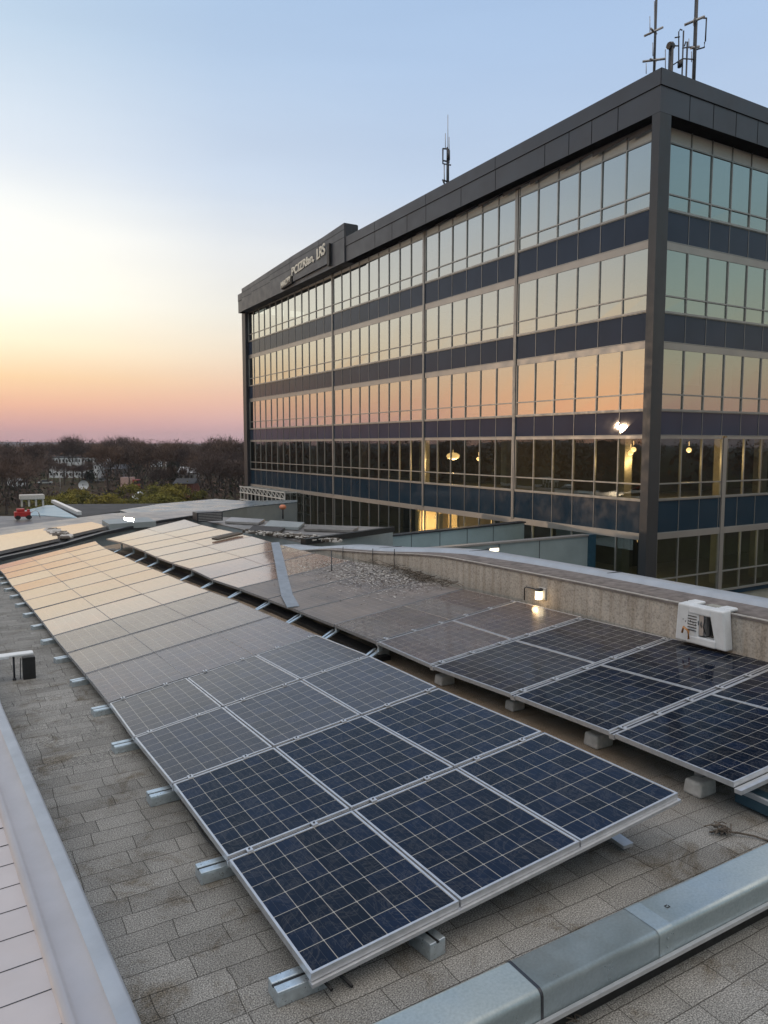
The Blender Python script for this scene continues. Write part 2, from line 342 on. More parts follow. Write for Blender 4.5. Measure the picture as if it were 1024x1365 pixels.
# ------------------------------------------------------------------ ground and far land
GZ = -9.0
def ground():
    m, t, bs = mat('ground_soil_grass')
    n = noise_n(t, .02, 6, .6); t.links.new(ramp(t, n, [(.3, (.036, .028, .022, 1)), (.5, (.052, .042, .028, 1)), (.7, (.06, .062, .030, 1))]), bs.inputs['Base Color']); bs.inputs['Roughness'].default_value = 1; bs.inputs['Specular IOR Level'].default_value = .05
    g = MB(); s = 3050; g.face([(-s, -s, GZ), (s, -s, GZ), (s, s, GZ), (-s, s, GZ)])
    tag(build('ground', g, m), 'dark soil and grass ground reaching the horizon', 'ground', kind='structure')
ground()

# ------------------------------------------------------------------ roof deck under the arrays
def roof_z(x, y):
    d = max(0, y - 7.0); k = max(0, min(1, (7.5 - x) / 6.0))
    return -(0.010 * d + .0018 * d * d * k)
WALL_TOP = [(4.0, 1.0), (7.7, .97), (10.14, .93), (11.34, .90), (12.27, .82), (13.89, .64), (16.34, .42), (18.5, .1), (20.5, -.05)]
def interp(tab, y):
    if y <= tab[0][0]: return tab[0][1]
    for (a, b), (c, d) in zip(tab, tab[1:]):
        if y <= c: return b + (d - b) * (y - a) / (c - a)
    return tab[-1][1]
WX = 7.98
def deck():
    g = MB(); xs = [-3.5 + .75 * i for i in range(17)]; ys = [-4 + 1.0 * i for i in range(32)]
    for i in range(len(xs) - 1):
        for j in range(len(ys) - 1):
            g.face([(x, y, roof_z(x, y)) for x, y in ((xs[i], ys[j]), (xs[i + 1], ys[j]), (xs[i + 1], ys[j + 1]), (xs[i], ys[j + 1]))], smooth=True)
    tag(build('roof_deck', g, SHING), 'grey brown shingled flat roof under the solar arrays', 'roof', kind='structure')
    b = MB(); b.prism([(-3.4, -3.9), (8.6, -3.9), (8.6, 26.8), (-3.4, 26.8)], GZ, -1.4)
    tag(build('own_building', b, CONC, loc=(3, 10, GZ)), 'body of the low building that carries the shingled roof and the solar arrays', 'building')
deck()

# ------------------------------------------------------------------ solar arrays
A1 = [(415,1303,908,1058),(303,1145,725,975),(229,1045,584,915.5),(178,983,492.6,874),(145,937,422,846),(113.7,898,362,821),(90,870,318.5,802),(71,847,280,788),(56.4,828,247,776),(44.4,813,223,766),(33,800.5,203,758),(25,789,183,750),(16.5,781,169,743),(10,772,155,737),(5,765,141,731),(-1,759,132,725.5),(-8,755,127,721)]
A2 = [(983.5,1045.5,1262,920),(815,977,1048,879.5),(683,926,893,850),(575,887,779,823),(502,855,687.6,801),(445.5,832,617,785),(398.6,814,562.6,773.5),(357,798.5,520,757),(318.5,784,467,748),(281.6,771.5,418,737),(254,758,385,729),(229,750,360,722),(208,742,335,715),(192,734.6,312,709.6),(176,728,291,705),(160,722.7,268.4,699.5),(142,718,246,692.4)]
U = 2.83
def solve(px, py, X, Y, wt):
    d = ray(px, py); s = wt * (Y / d.y) + (1 - wt) * (X / d.x); p = d * s; return Vector((p.x, p.y, p.z + EYE))
E1 = []; E2 = []
for i, a in enumerate(A1):
    Y = (1.199 + .455 * i) * U
    E1.append((solve(a[0], a[1], .552 * U, Y, 1 if i > 3 else .75 + .08 * i), solve(a[2], a[3], 1.606 * U, Y, .7)))
for i, a in enumerate(A2):
    Y = (1.207 + .455 * i) * U
    q = solve(a[0], a[1], 1.916 * U, Y, .8); E2.append((q, solve(a[2], a[3], q.x + 3.0, q.y, .6)))

def panel_row(E, i, u0, u1, cu, cv, cmat, fmat, gap_row, fw, label, group, name='solar_panel'):
    L0, R0 = E[i]; L1, R1 = E[i + 1]
    def P(u, v, h=0):
        a = L0.lerp(R0, u); b = L1.lerp(R1, u); return a.lerp(b, v) + Vector((0, 0, h + jz[0] * (u - .5) + jz[1] * (v - .5)))
    jz = (rnd.uniform(-.010, .010), rnd.uniform(-.006, .006))
    wd = (R0 - L0).length; dp = (L1 - L0).length
    gu = (.008 if fw > .015 else .001) / wd; gv = gap_row / 2 / dp; a0, a1, v0, v1 = u0 + gu, u1 - gu, gv, 1 - gv
    fu, fv = (fw if fw > .015 else .003) / wd, fw / dp
    o = thing(name, label, 'solar panel', P((u0 + u1) / 2, .5, -.045), group)
    fr = MB(); out = [(a0, v0), (a1, v0), (a1, v1), (a0, v1)]; inn = [(a0 + fu, v0 + fv), (a1 - fu, v0 + fv), (a1 - fu, v1 - fv), (a0 + fu, v1 - fv)]
    for k in range(4):
        j = (k + 1) % 4
        fr.face([P(*out[k]), P(*out[j]), P(*inn[j]), P(*inn[k])])
        fr.face([P(*inn[k]), P(*inn[j]), P(*inn[j], -.01), P(*inn[k], -.01)])
        fr.face([P(*out[k], -.045), P(*out[j], -.045), P(*out[j]), P(*out[k])])
    fr.face([P(*q, -.045) for q in out[::-1]])
    build('frame', fr, fmat, o)
    cs = MB(); n = 4; A, B = inn[0], inn[2]
    for p in range(n):
        for q in range(n):
            c = [(A[0] + (B[0] - A[0]) * x / n, A[1] + (B[1] - A[1]) * y / n) for x, y in ((p, q), (p + 1, q), (p + 1, q + 1), (p, q + 1))]
            cs.face([P(*w_, -.004) for w_ in c], 0, [(cu * x / n + .0, cv * y / n) for x, y in ((p, q), (p + 1, q), (p + 1, q + 1), (p, q + 1))])
    build('cell_sheet', cs, cmat, o)
    return o
COLN = {3: ['left', 'middle', 'right'], 2: ['left', 'right']}
for i in range(16):
    near = i < 4
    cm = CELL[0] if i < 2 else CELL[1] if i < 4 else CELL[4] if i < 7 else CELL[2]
    nc = 3
    for k in range(nc):
        lab = ('dark navy' if i < 3 else 'greyish blue' if i < 6 else 'tan sky reflecting') + ' solar panel, ' + COLN[3][k] + ' of three in the ' + ORD[i] + ' row of the near array'
        panel_row(E1, i, k / 3, (k + 1) / 3, 6, 8 if i else 7, cm, ALU if near else ALUD, .036 if near else .028, .0155 if near else .012, lab, 'panels of the near solar array')  # darker metal on far frames stands in for the shadowed row gaps
for i in range(16):
    near = i < 4
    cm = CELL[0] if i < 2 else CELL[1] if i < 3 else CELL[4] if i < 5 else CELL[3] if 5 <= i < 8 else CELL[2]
    for k in range(2):
        lab = ('dark navy' if i < 3 else 'dusty grey' if i < 8 else 'tan sky reflecting') + ' solar panel, ' + COLN[2][k] + ' of two in the ' + ORD[i] + ' row of the far array'
        panel_row(E2, i, k / 2, (k + 1) / 2, 9, 8, cm, ALU if near else ALUD, .075 if near else .03, .0155 if near else .013, lab, 'panels of the second solar array')  # far frames darkened likewise for the gap shadow

# rails between the near rows
def rail(E, i, wdt, label, group, h0=-.012, ht=.05, ext=0.0, y_off=0, m=ALU):
    a, b = E[i]; d = (b - a).normalized(); a = a - d * ext
    v = (E[min(i + 1, 16)][0] - E[max(i - 1, 0)][0]).normalized()
    a = a + v * y_off; b = b + v * y_off
    up = d.cross(v).normalized(); up = up if up.z > 0 else -up
    g = MB(); c = (a + b) / 2 + up * (h0 - ht / 2)
    g.obox(c, d * (b - a).length / 2, v * wdt / 2, up * ht / 2)
    if i > 0:
        c2 = (a + b) / 2 + up * (h0 + .002); g.obox(c2, d * (b - a).length / 2, v * wdt * .12, up * .002, 1)
        L_ = (b - a).length; q_ = .16
        while q_ < L_: g.obox(a + d * q_ + up * .0045, d * .022, v * (wdt / 2 + .014), up * .0045); g.obox(a + d * q_ + up * .012, d * .006, v * .006, up * .004, 1); q_ += .5
    return tag(build('mounting_rail', g, [m, DARKM], loc=tuple(c), bevel=0), label, 'rail', group)
rail(E1, 0, .045, 'long silver rail along the front edge of the near array', 'aluminium mounting rails', h0=-.046, ht=.022, y_off=.02)
for i in range(1, 5): rail(E1, i, .026, 'silver rail between the %s and %s rows of the near array' % (ORD[i - 1], ORD[i]), 'aluminium mounting rails')
rail(E2, 0, .06, 'pale rail along the front edge of the far array', 'aluminium mounting rails', h0=-.046, ht=.035)
for i in range(1, 5): rail(E2, i, .062, 'silver rail between the %s and %s rows of the far array' % (ORD[i - 1], ORD[i]), 'aluminium mounting rails')

# galvanised supports sticking out at the left edge of the near array
def support(E, i, label, ln=.27, ht=.12, wd=.17, out=.16, loc=None, ax=None):
    if loc is None:
        p = E[i][0]; ax = (E[i][1] - p); ax.z = 0; ax.normalize(); c = Vector((p.x, p.y + (.15 if i < 4 else .06), 0)) + ax * (ln / 2 - out)
    else: c = Vector(loc)
    zb = roof_z(c.x, c.y)
    ay = Vector((-ax.y, ax.x, 0)); up = Vector((0, 0, 1))
    o = thing('support_block', label, 'support', (c.x, c.y, zb), 'galvanised support blocks')
    g = MB(); c0 = Vector((c.x, c.y, zb))
    hw = wd / 2
    g.obox(c0 + up * ht * .47, ax * ln / 2, ay * hw, up * ht * .47)
    g.obox(c0 + up * ht * .97 - ay * hw * .58, ax * ln / 2, ay * hw * .42, up * ht * .08)
    g.obox(c0 + up * ht * .97 + ay * hw * .58, ax * ln / 2, ay * hw * .42, up * ht * .08)
    build('body', g, GALV, o, bevel=.006)
    s = MB(); s.obox(c0 + up * ht * .96, ax * (ln / 2 + .002), ay * hw * .14, up * ht * .03)
    build('slot', s, DARK, o)
    post = MB(); pe = c0 + ax * (ln * .3); zt = (E[i][0].z - .05)
    if loc is None and zt - zb - ht > .01:
        post.obox(Vector((pe.x, pe.y, (zb + ht + zt) / 2)), ax * .03, ay * .03, up * (zt - zb - ht) / 2); build('post', post, ALUD, o)
    return o
for i in range(17):
    support(E1, i, 'galvanised support block at the left edge of the near array, %s from front' % ORD[i], ln=.30 if i < 3 else .4, ht=.085 if i < 3 else .07, out=.16 if i < 3 else .17, wd=.14 if i < 5 else .12)
support(E1, 0, 'galvanised support block poking out under the front rail of the near array', loc=(at(573, 1258, .05).x, at(573, 1258, .05).y + .03, 0), ax=Vector((.12, -1, 0)).normalized(), ln=.20, ht=.10, wd=.12)
fb = MB(); p0 = at(815, 1112, .06); p1 = at(838, 1128, .05); fb.bar(p0 + (p0 - p1) * 1.5, p1, .10, .025)
tag(build('flat_bar', fb, ALU, loc=tuple(p1)), 'short flat silver bar poking out under the right end of the front rail', 'bar')
for n_, (dx, zz) in enumerate(((.10, .05), (.22, .02))):
    cb = MB(); pts = []
    for i in range(0, 14):
        p = E1[i][0]; pts.append(Vector((p.x + dx + rnd.uniform(-.03, .03), p.y, roof_z(p.x, p.y) + zz)))
        m_ = p.lerp(E1[i + 1][0], .5); pts.append(Vector((m_.x + dx - .03 + rnd.uniform(-.06, .03), m_.y, roof_z(m_.x, m_.y) + zz)))
    cb.tube(pts, .010, 6)
    tag(build('cable', cb, DARK, loc=tuple(pts[0])), ['thin black cable under the left edge of the near array, nearer the edge', 'second thin black cable deeper under the left edge of the near array'][n_], 'cable')
# dark concrete kerb block under the raised front edge
kb = MB(); kb.box(2.75, 4.05, 3.95, 4.08, 0, .17)
tag(build('kerb_block', kb, CONC, loc=(3.4, 4.0, 0), bevel=.01), 'low rough concrete kerb in the shade under the front rail', 'kerb')
# rack posts under the raised right edges
k = 0
for E, nm in ((E1, 'near'), (E2, 'far')):
    for i in range(2, 17, 1):
        b = E[i][1] - (E[i][1] - E[i][0]).normalized() * .9; zb = roof_z(b.x, b.y)
        if b.z - .06 - zb < .05: continue
        g = MB(); g.box(b.x - .02, b.x + .02, b.y - .02, b.y + .02, zb, b.z - .07); g.box(b.x - .08, b.x + .08, b.y - .08, b.y + .08, zb, zb + .012)
        tag(build('rack_post', g, ALUD, loc=(b.x, b.y, zb)), 'thin rack post under the right edge of the %s array, %s in line' % (nm, ORD[i]), 'post', 'rack posts under the panels')
# blocks and struts in the channel between the arrays
def cblock(px, py, label, s=1.0, lead=False):
    c = at(px, py, 0); c = at(px, py, roof_z(c.x, c.y)); g = MB()
    w_, d_, h_ = .12 * s, .12 * s, .135 * s
    lo = [c + Vector(v) for v in ((-w_, -d_ * .6, 0), (w_, -d_ * .6, 0), (w_, d_, 0), (-w_, d_, 0))]
    hi = [c + Vector(v) for v in ((-w_ * .93, -d_ * .52, h_), (w_ * .95, -d_ * .5, h_), (w_ * .93, d_ * .9, h_ * .97), (-w_ * .9, d_ * .9, h_))]
    g.hexa(lo, hi)
    o = thing('ballast_block', label, 'block', c, 'concrete ballast blocks'); build('block', g, CONCB, o, bevel=.02)
    b = MB(); zt = E2[2][0].z - .05; b.box(c.x + w_ * .2, c.x + w_ * 1.25, c.y + .02, c.y + d_ * .9, c.z + .02, zt); build('bracket', b, ALUD, o, bevel=.004)
for n, (px, py, s) in enumerate([(936, 1058, .95), (800, 994, 1.0), (688, 946, .8), (594, 912, .9), (510, 876, .8)]):
    cblock(px, py, ['pale square ballast block under the front corner of the far array', 'grey ballast block between the arrays, second from the front', 'rounded grey ballast block between the arrays, third from the front', 'white ballast block between the arrays, fourth from the front', 'smallest pale ballast block between the arrays, fifth from the front'][n], s)
for i in range(4, 16):
    p = E2[i][0]; q = E1[i][1]; zb = roof_z(p.x, p.y)
    g = MB(); a = Vector((p.x + .05, p.y, zb + .16)); b = Vector((p.x - .38, p.y - .16, zb + .05)); g.bar(a, b, .05, .02); g.bar(a + Vector((0, .12, 0)), b + Vector((.1, .16, 0)), .04, .02); g.bar(a, Vector((a.x, a.y, p.z - .05)), .05)
    tag(build('strut', g, GALV, loc=tuple(a)), 'angled steel strut in the dark channel, %s from the near end' % ORD[i - 4], 'strut', 'steel struts in the channel')
# black strip standing in for the shade under the array, along the channel
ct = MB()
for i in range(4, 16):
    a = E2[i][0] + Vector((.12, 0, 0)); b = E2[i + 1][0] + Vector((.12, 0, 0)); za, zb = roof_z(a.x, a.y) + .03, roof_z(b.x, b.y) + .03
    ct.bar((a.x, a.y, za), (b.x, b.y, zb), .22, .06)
tag(build('shade_strip', ct, DARK, loc=tuple(E2[4][0])), 'black strip standing in for shade in the channel between the two arrays', 'shade strip')
cb = MB()
for q in range(3):
    pts = [Vector((E1[i][1].x + .16 + .05 * q + rnd.uniform(-.06, .06), E1[i][1].y + rnd.uniform(-.3, .3), roof_z(4.4, E1[i][1].y) + .02)) for i in range(3, 16)]
    cb.tube(pts, .012, 5)
tag(build('cables', cb, DARK, loc=(4.4, 12, 0)), 'thin black cables trailing along the dark channel between the arrays', 'cable')

# grey blue strip modelling a reflection streak across the far array panels
def on_E2(i, u):
    f = i - int(i); a = E2[int(i)]; b = E2[min(16, int(i) + 1)]; return a[0].lerp(a[1], u).lerp(b[0].lerp(b[1], u), f)
def proj(P):
    P = P - Vector((0, 0, EYE)); a = P.dot(VD); return CX + F * P.dot(VR) / a, CY - F * P.dot(VU) / a
def find_E2(px, py):
    best = None
    for ii in range(0, 161):
        for uu in range(0, 51):
            x, y = proj(on_E2(ii / 10, uu / 50)); e = (x - px) ** 2 + (y - py) ** 2
            if best is None or e < best[0]: best = (e, ii / 10, uu / 50)
    _, i0, u0 = best
    for ii in range(-10, 11):
        for uu in range(-10, 11):
            i, u = max(0, min(16, i0 + ii / 100)), max(0, min(1, u0 + uu / 500)); x, y = proj(on_E2(i, u)); e = (x - px) ** 2 + (y - py) ** 2
            if e < best[0]: best = (e, i, u)
    return on_E2(best[1], best[2])
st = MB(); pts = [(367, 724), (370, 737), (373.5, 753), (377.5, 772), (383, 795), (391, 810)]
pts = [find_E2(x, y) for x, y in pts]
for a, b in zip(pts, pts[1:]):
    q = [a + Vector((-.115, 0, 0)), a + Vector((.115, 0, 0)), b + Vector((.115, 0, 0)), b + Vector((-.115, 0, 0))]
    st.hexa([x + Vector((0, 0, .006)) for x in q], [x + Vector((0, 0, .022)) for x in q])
tag(build('reflection_strip', st, plain('dull_blue_grey_strip', (.24, .28, .33), .6, .1), loc=tuple(on_E2(8, .6))), 'grey blue strip drawing the reflection streak across the dusty panels of the far array', 'reflection streak')
# dark plank lying on the far panels
pl = MB(); a = find_E2(286, 721); b = find_E2(320, 713); pl.bar(a + Vector((0, 0, .05)), b + Vector((0, 0, .05)), .28, .05)
tag(build('plank', pl, BRASH, loc=tuple(a)), 'dark rough plank lying on the tan panels of the far array', 'plank')
# leaf litter and twigs blown against the wall
lt = MB()
for k in range(5200):
    u = 1 - abs(rnd.gauss(0, .22)); i = 6.9 + rnd.gauss(0, .75)
    if not (0.2 < u < 1.0 and 5.2 < i < 9.3): continue
    c = on_E2(i, u) + Vector((0, 0, .012)); s = rnd.uniform(.006, .022); a = rnd.uniform(0, 6.3)
    d = Vector((math.cos(a), math.sin(a), rnd.uniform(-.1, .3))) * s; e = Vector((-math.sin(a), math.cos(a), rnd.uniform(-.2, .2))) * s * rnd.uniform(.25, .7)
    lt.face([c - d - e, c + d - e, c + d + e, c - d + e], rnd.choice((0, 1, 1)))
for k in range(170):                       # the tangle along the wall foot
    i = rnd.triangular(5.0, 7.6, 6.2); c = on_E2(i, .985) + Vector((rnd.gauss(0, .05), 0, .03 + abs(rnd.gauss(0, .045)))); a = rnd.uniform(0, 6.3)
    d = Vector((math.cos(a), math.sin(a), rnd.uniform(-.5, .5))) * rnd.uniform(.04, .15); lt.tube([c - d, c + d * .2 + Vector((0, 0, .02)), c + d], .005, 3, 0, False)
tag(build('leaf_litter', lt, [BRASH, CONCB], loc=tuple(on_E2(6, .9))), 'dead leaves and twigs blown against the foot of the concrete wall', 'leaf litter', kind='stuff')

# ------------------------------------------------------------------ parapet wall right of the far array
def right_wall():
    o = thing('parapet_wall', 'long weathered concrete parapet wall with blue grey capping beside the far array', 'wall', (WX, 8, 0))
    ys = [2.0, 4.0] + [4.5 + .45 * i for i in range(36)]
    face = MB(); top = MB(); cap = MB(); edge = MB()
    def prof(y):
        zt = interp(WALL_TOP, y); k = max(0, min(1, (y - 9.5) / 4)); return zt, .62 - .30 * k
    for a, b in zip(ys, ys[1:]):
        za, wa = prof(a); zb, wb = prof(b); XO = 8.95
        face.face([(WX, b, -1), (WX, a, -1), (WX, a, za), (WX, b, zb)], smooth=True)
        top.face([(WX - .012, a, za), (WX + wa, a, za + .012), (WX + wb, b, zb + .012), (WX - .012, b, zb)], smooth=True)
        top.face([(WX - .012, b, zb - .03), (WX - .012, a, za - .03), (WX - .012, a, za), (WX - .012, b, zb)])
        edge.bar((WX + .0, a, za + .008), (WX + .0, b, zb + .008), .02, .014)
        cap.face([(WX + wa, a, za + .012), (WX + wa + .05, a, za + .07), (WX + wb + .05, b, zb + .07), (WX + wb, b, zb + .012)], smooth=True)
        cap.face([(WX + wa + .05, a, za + .07), (XO, a, za + .06), (XO, b, zb + .06), (WX + wb + .05, b, zb + .07)], smooth=True)
        cap.face([(XO, a, za + .06), (XO, a, -2.5), (XO, b, -2.5), (XO, b, zb + .06)])
    y = ys[-1]; zt, wa = prof(y); face.face([(WX, y, -1), (WX, y, zt), (8.95, y, zt + .06), (8.95, y, -1)])
    build('wall_face', face, CONC, o); build('wall_top', top, FELT, o); build('capping', cap, LEAD, o); build('edge_trim', edge, CONCB, o)
    j = MB()
    for y in (4.6, 7.9, 11.2, 14.3):
        zt, wa = prof(y); j.box(WX + wa + .05, 8.952, y - .006, y + .006, zt + .05, zt + .075)
    build('capping_joint', j, DARKM, o)
    hk = MB()
    for y in (13.0, 13.9, 15.3):                    # little rods and hooks on the wall top
        zt = prof(y)[0]; hk.tube([(WX - .01, y, zt - .35), (WX - .03, y, zt - .1), (WX - .02, y, zt + .10)], .008, 5)
    build('hook', hk, DARKM, o)
right_wall()
pole = MB(); pb = at(442, 776, -.05 + .15); pole.tube([pb + Vector((0, 0, -.35)), onY(442, 734, pb.y)], .012, 6); pole.box(pb.x - .05, pb.x + .05, pb.y - .05, pb.y + .05, pb.z - .02, pb.z + .01)
tag(build('thin_pole', pole, DARKM, loc=tuple(pb)), 'thin dark upright rod standing on the littered panels', 'pole')

# bulkhead lamp on the wall
def wall_lamp():
    c = Vector((WX, 8.58, .60)); o = thing('wall_lamp', 'lit bulkhead lamp glowing warm on the concrete parapet wall', 'lamp', c)
    b = MB(); b.box(c.x - .03, c.x + .0, c.y - .08, c.y + .08, c.z - .02, c.z + .17); build('back_plate', b, CONCB, o, bevel=.008)
    l = MB(); l.tube([(c.x - .09, c.y, c.z - .01), (c.x - .09, c.y, c.z + .13)], .055, 14); build('lamp_glass', l, emit('lamp_glow', (1, .80, .50), 2.6), o)
    h = MB(); h.tube([(c.x - .09, c.y, c.z + .125), (c.x - .09, c.y, c.z + .155)], .062, 14); h.box(c.x - .10, c.x, c.y - .02, c.y + .02, c.z + .135, c.z + .16); build('hood', h, DARKM, o)
    cg = MB(); cg.tube([(c.x - .02, c.y + .06, c.z + .12), (c.x - .03, c.y + .36, c.z + .12), (c.x - .03, c.y + .40, c.z + .09), (c.x - .03, c.y + .40, c.z - .10)], .010, 6); build('conduit', cg, DARKM, o)
    L = bpy.data.lights.new('lamp_light', 'POINT'); L.energy = 1.3; L.color = (1, .62, .28); L.shadow_soft_size = .05
    lo = bpy.data.objects.new('lamp_light', L); COL.objects.link(lo); lo.parent = o; lo.location = (-.17, 0, .0)
wall_lamp()

# broken white housing on the wall
def housing():
    y0, y1 = 5.36, 5.98; zt = .98; zb = .56
    o = thing('equipment_housing', 'white plastic equipment housing with broken open front on the concrete wall', 'housing', (WX, 5.75, .6))
    g = MB()
    def wedge(a, b, c, d):     # side cheek: from y a..b at top to c..d at bottom, wraps over the wall edge
        lo = [(WX - .15, c, zb), (WX - .01, c, zb), (WX - .01, d, zb), (WX - .15, d, zb)]
        hi = [(WX - .17, a, zt + .05), (WX - .01, a, zt + .06), (WX - .01, b, zt + .06), (WX - .17, b, zt + .05)]
        g.hexa([lo[0], lo[1], lo[2], lo[3]], [hi[0], hi[1], hi[2], hi[3]])
    wedge(y0 - .0, y0 + .19, y0 - .05, y0 + .09); wedge(y1 - .17, y1 + .0, y1 - .15, y1 + .04)
    g.box(WX - .16, WX - .03, y1 - .30, y1 - .12, zb + .08, zt); g.box(WX - .175, WX + .0, y0 + .15, y1 - .15, zt - .05, zt + .05); g.box(WX - .165, WX - .0, y0 + .08, y1 - .13, zb, zb + .10)
    g.box(WX - .01, WX + .15, y0 + .01, y0 + .17, zt + .022, zt + .065); g.box(WX - .01, WX + .15, y1 - .17, y1 - .01, zt + .022, zt + .065)
    build('shell', g, WHITEP, o, bevel=.018)
    b = MB(); b.box(WX - .06, WX - .01, y0 + .2, y1 - .22, zb + .08, zt - .02); build('recess', b, DARK, o)
    vt = MB()
    for q in range(6): vt.box(WX - .168, WX - .158, y1 - .27, y1 - .15, zb + .16 + .035 * q, zb + .17 + .035 * q)
    build('vent_slots', vt, DARKM, o)
    c = MB()
    c.box(WX - .13, WX - .05, y0 + .24, y0 + .33, zb + .12, zb + .36, 0); c.box(WX - .12, WX - .05, y0 + .36, y0 + .42, zb + .12, zb + .30, 1); c.box(WX - .15, WX - .05, y1 - .36, y1 - .28, zb + .12, zb + .40, 0)
    for q in range(9): c.tube([(WX - .12, y0 + .24 + .04 * q, zb + .13), (WX - .16, y0 + .26 + .035 * q, zb + .24 + .02 * (q % 3)), (WX - .10, y0 + .25 + .045 * q, zb + .41)], .006, 5, 2)
    build('components', c, [ALUD, CONCB, DARKM], o)
    t = MB(); t.box(WX + .02, WX + .14, y0 + .18, y0 + .36, zt + .03, zt + .05); build('small_panel', t, CELL[0], o)
    k = MB(); k.tube([(WX - .20, y1 - .10, zb + .12), (WX - .23, y1 - .14, zb + .20), (WX - .215, y1 - .20, zb + .16), (WX - .22, y1 - .21, zb + .06)], .014, 6); build('cable', k, plain('copper_cable', (.5, .25, .1), .4, .5), o)
housing()
# ------------------------------------------------------------------ left coping and lilac roof
def left_roof():
    o = thing('roof_coping', 'wide blue grey metal coping along the left roof edge', 'coping', (.4, 4, 0))
    ys = [-3.8, 0, 2, 3.3, 5, 8.24, 14, 20, 27]
    def xs(y):
        s = max(0, min(1, (y - 3.3) / 5)); dx = -.26 * s - (.012 * max(0, y - 8.3)); return [(.10 + dx, .33), (.36 + dx, .355), (.385 + dx, .40), (.41 + dx, .385), (.43 + dx, .372), (.545 + dx, .375), (.56 + dx, .392), (.635 + dx, .40), (.655 + dx, .385), (.67 + dx, -.30)]
    g = MB(); s = MB()
    for a, b in zip(ys, ys[1:]):
        A, B = xs(a), xs(b); da, db = roof_z(.6, a), roof_z(.6, b)
        for k in range(1, 9):
            pts = [(A[k][0], a, A[k][1] + da), (A[k + 1][0], a, A[k + 1][1] + (da if k < 8 else 0)), (B[k + 1][0], b, B[k + 1][1] + (db if k < 8 else 0)), (B[k][0], b, B[k][1] + db)]
            (s if k in (6, 7, 8) else g).face(pts, smooth=(k < 8))
    build('sheet', g, plain('mauve_grey_coping', (.40, .40, .43), .48, .35, .07, 2.2, .04), o); build('edge_strip', s, LEAD, o)
    p = thing('metal_roof', 'pale lilac metal roof with thin dark seams at the left edge', 'roof', (-2, 5, -.2))
    q = MB(); sm = MB()
    for a, b in zip(ys, ys[1:]):
        A, B = xs(a)[1], xs(b)[1]; q.face([(-9, a, A[1] - .30), (A[0], a, A[1]), (B[0], b, B[1] + roof_z(.6, b) ), (-9, b, B[1] - .30 + roof_z(.6, b))])
    y = .6
    while y < 16:
        x1 = xs(y)[1][0]
        sm.hexa([(-9, y - .0025, .35 - .31), (x1, y - .0025, .345), (x1, y + .0025, .345), (-9, y + .0025, .35 - .31)], [(-9, y - .0025, .3555 - .30), (x1, y - .0025, .3575), (x1, y + .0025, .3575), (-9, y + .0025, .3555 - .30)])
        y += .262
        if y > 8: break
    build('sheet', q, LILAC, p); build('seams', sm, DARKM, p)
left_roof()

# ------------------------------------------------------------------ silver duct in the foreground
def duct():
    o = thing('roof_duct', 'silver blue metal duct running over the shingles in the foreground', 'duct', (3, 2.68, 0))
    y0, y1, zt, zb = 2.565, 2.83, .30, .145
    rc = .035; arc = [(y0 + rc - rc * math.sin(q * math.pi / 12), zt - rc + rc * math.cos(q * math.pi / 12)) for q in range(7)]
    prof = [(y1, zb), (y1, zt - .025), (y1 - .004, zt - .010), (y1 - .018, zt - .001), (y1 - .03, zt)] + arc + [(y0 - .001, zt - .06), (y0 - .004, zb + .01), (y0 - .005, zb)]
    segs = [(-1.0, 2.425), (2.437, 4.9), (4.912, 8.0)]
    for n, (a, b) in enumerate(segs):
        g = MB()
        for k in range(len(prof) - 1):
            (ya, za), (yb, zb_) = prof[k], prof[k + 1]
            g.face([(a, ya, za), (b, ya, za), (b, yb, zb_), (a, yb, zb_)][::-1], smooth=True)
        g.face([(a, y, z) for y, z in prof]); g.face([(b, y, z) for y, z in prof][::-1]); g.face([(a, y1, zb), (a, y0 - .006, zb), (b, y0 - .006, zb), (b, y1, zb)])
        build('duct_section', g, DUCT, o)
    j = MB()
    for x in (2.431,):
        for k in range(len(prof) - 1):
            (ya, za), (yb, zb_) = prof[k], prof[k + 1]; cy, cz = 2.69, .2
            e = lambda y, z: (cy + (y - cy) * 1.015, cz + (z - cz) * 1.03)
            A, B = e(ya, za), e(yb, zb_); j.face([(x - .010, A[0], A[1]), (x + .010, A[0], A[1]), (x + .010, B[0], B[1]), (x - .010, B[0], B[1])][::-1])
    build('joint_band', j, DARKM, o)
    lp = MB()
    for k in range(len(prof) - 1):
        e = lambda y, z: (2.69 + (y - 2.69) * 1.010, .2 + (z - .2) * 1.02); A, B = e(*prof[k]), e(*prof[k + 1]); lp.face([(3.30, A[0], A[1]), (3.42, A[0], A[1]), (3.42, B[0], B[1]), (3.30, B[0], B[1])][::-1], smooth=True)
    for z_, y_ in ((.20, y0 - .010), (.25, y0 - .008)): lp.tube([(3.36, y_, z_), (3.36, y_ - .004, z_)], .006, 8)
    build('lap_joint', lp, DUCT, o)
    l = MB(); l.box(-1, 8, y0 - .030, y0 - .008, zb - .012, zb + .012); l.box(-1, 8, y1 + .002, y1 + .014, zb - .01, zb + .01)
    build('lower_lip', l, ALU, o)
    d = MB(); d.box(-1, 8, y0 + .045, y1 - .02, .0, zb - .001); build('base', d, DARK, o)
    m = MB()                                          # small punched mark on top
    x, y, z = 3.52, 2.70, zt + .003
    m.bar((x, y - .010, z), (x + .022, y - .010, z), .004, .002); m.bar((x, y + .010, z), (x + .022, y + .010, z), .004, .002); m.bar((x, y - .01, z), (x, y + .012, z), .004, .002); m.bar((x + .022, y - .012, z), (x + .022, y + .004, z), .004, .002)
    build('punched_mark', m, DARK, o)
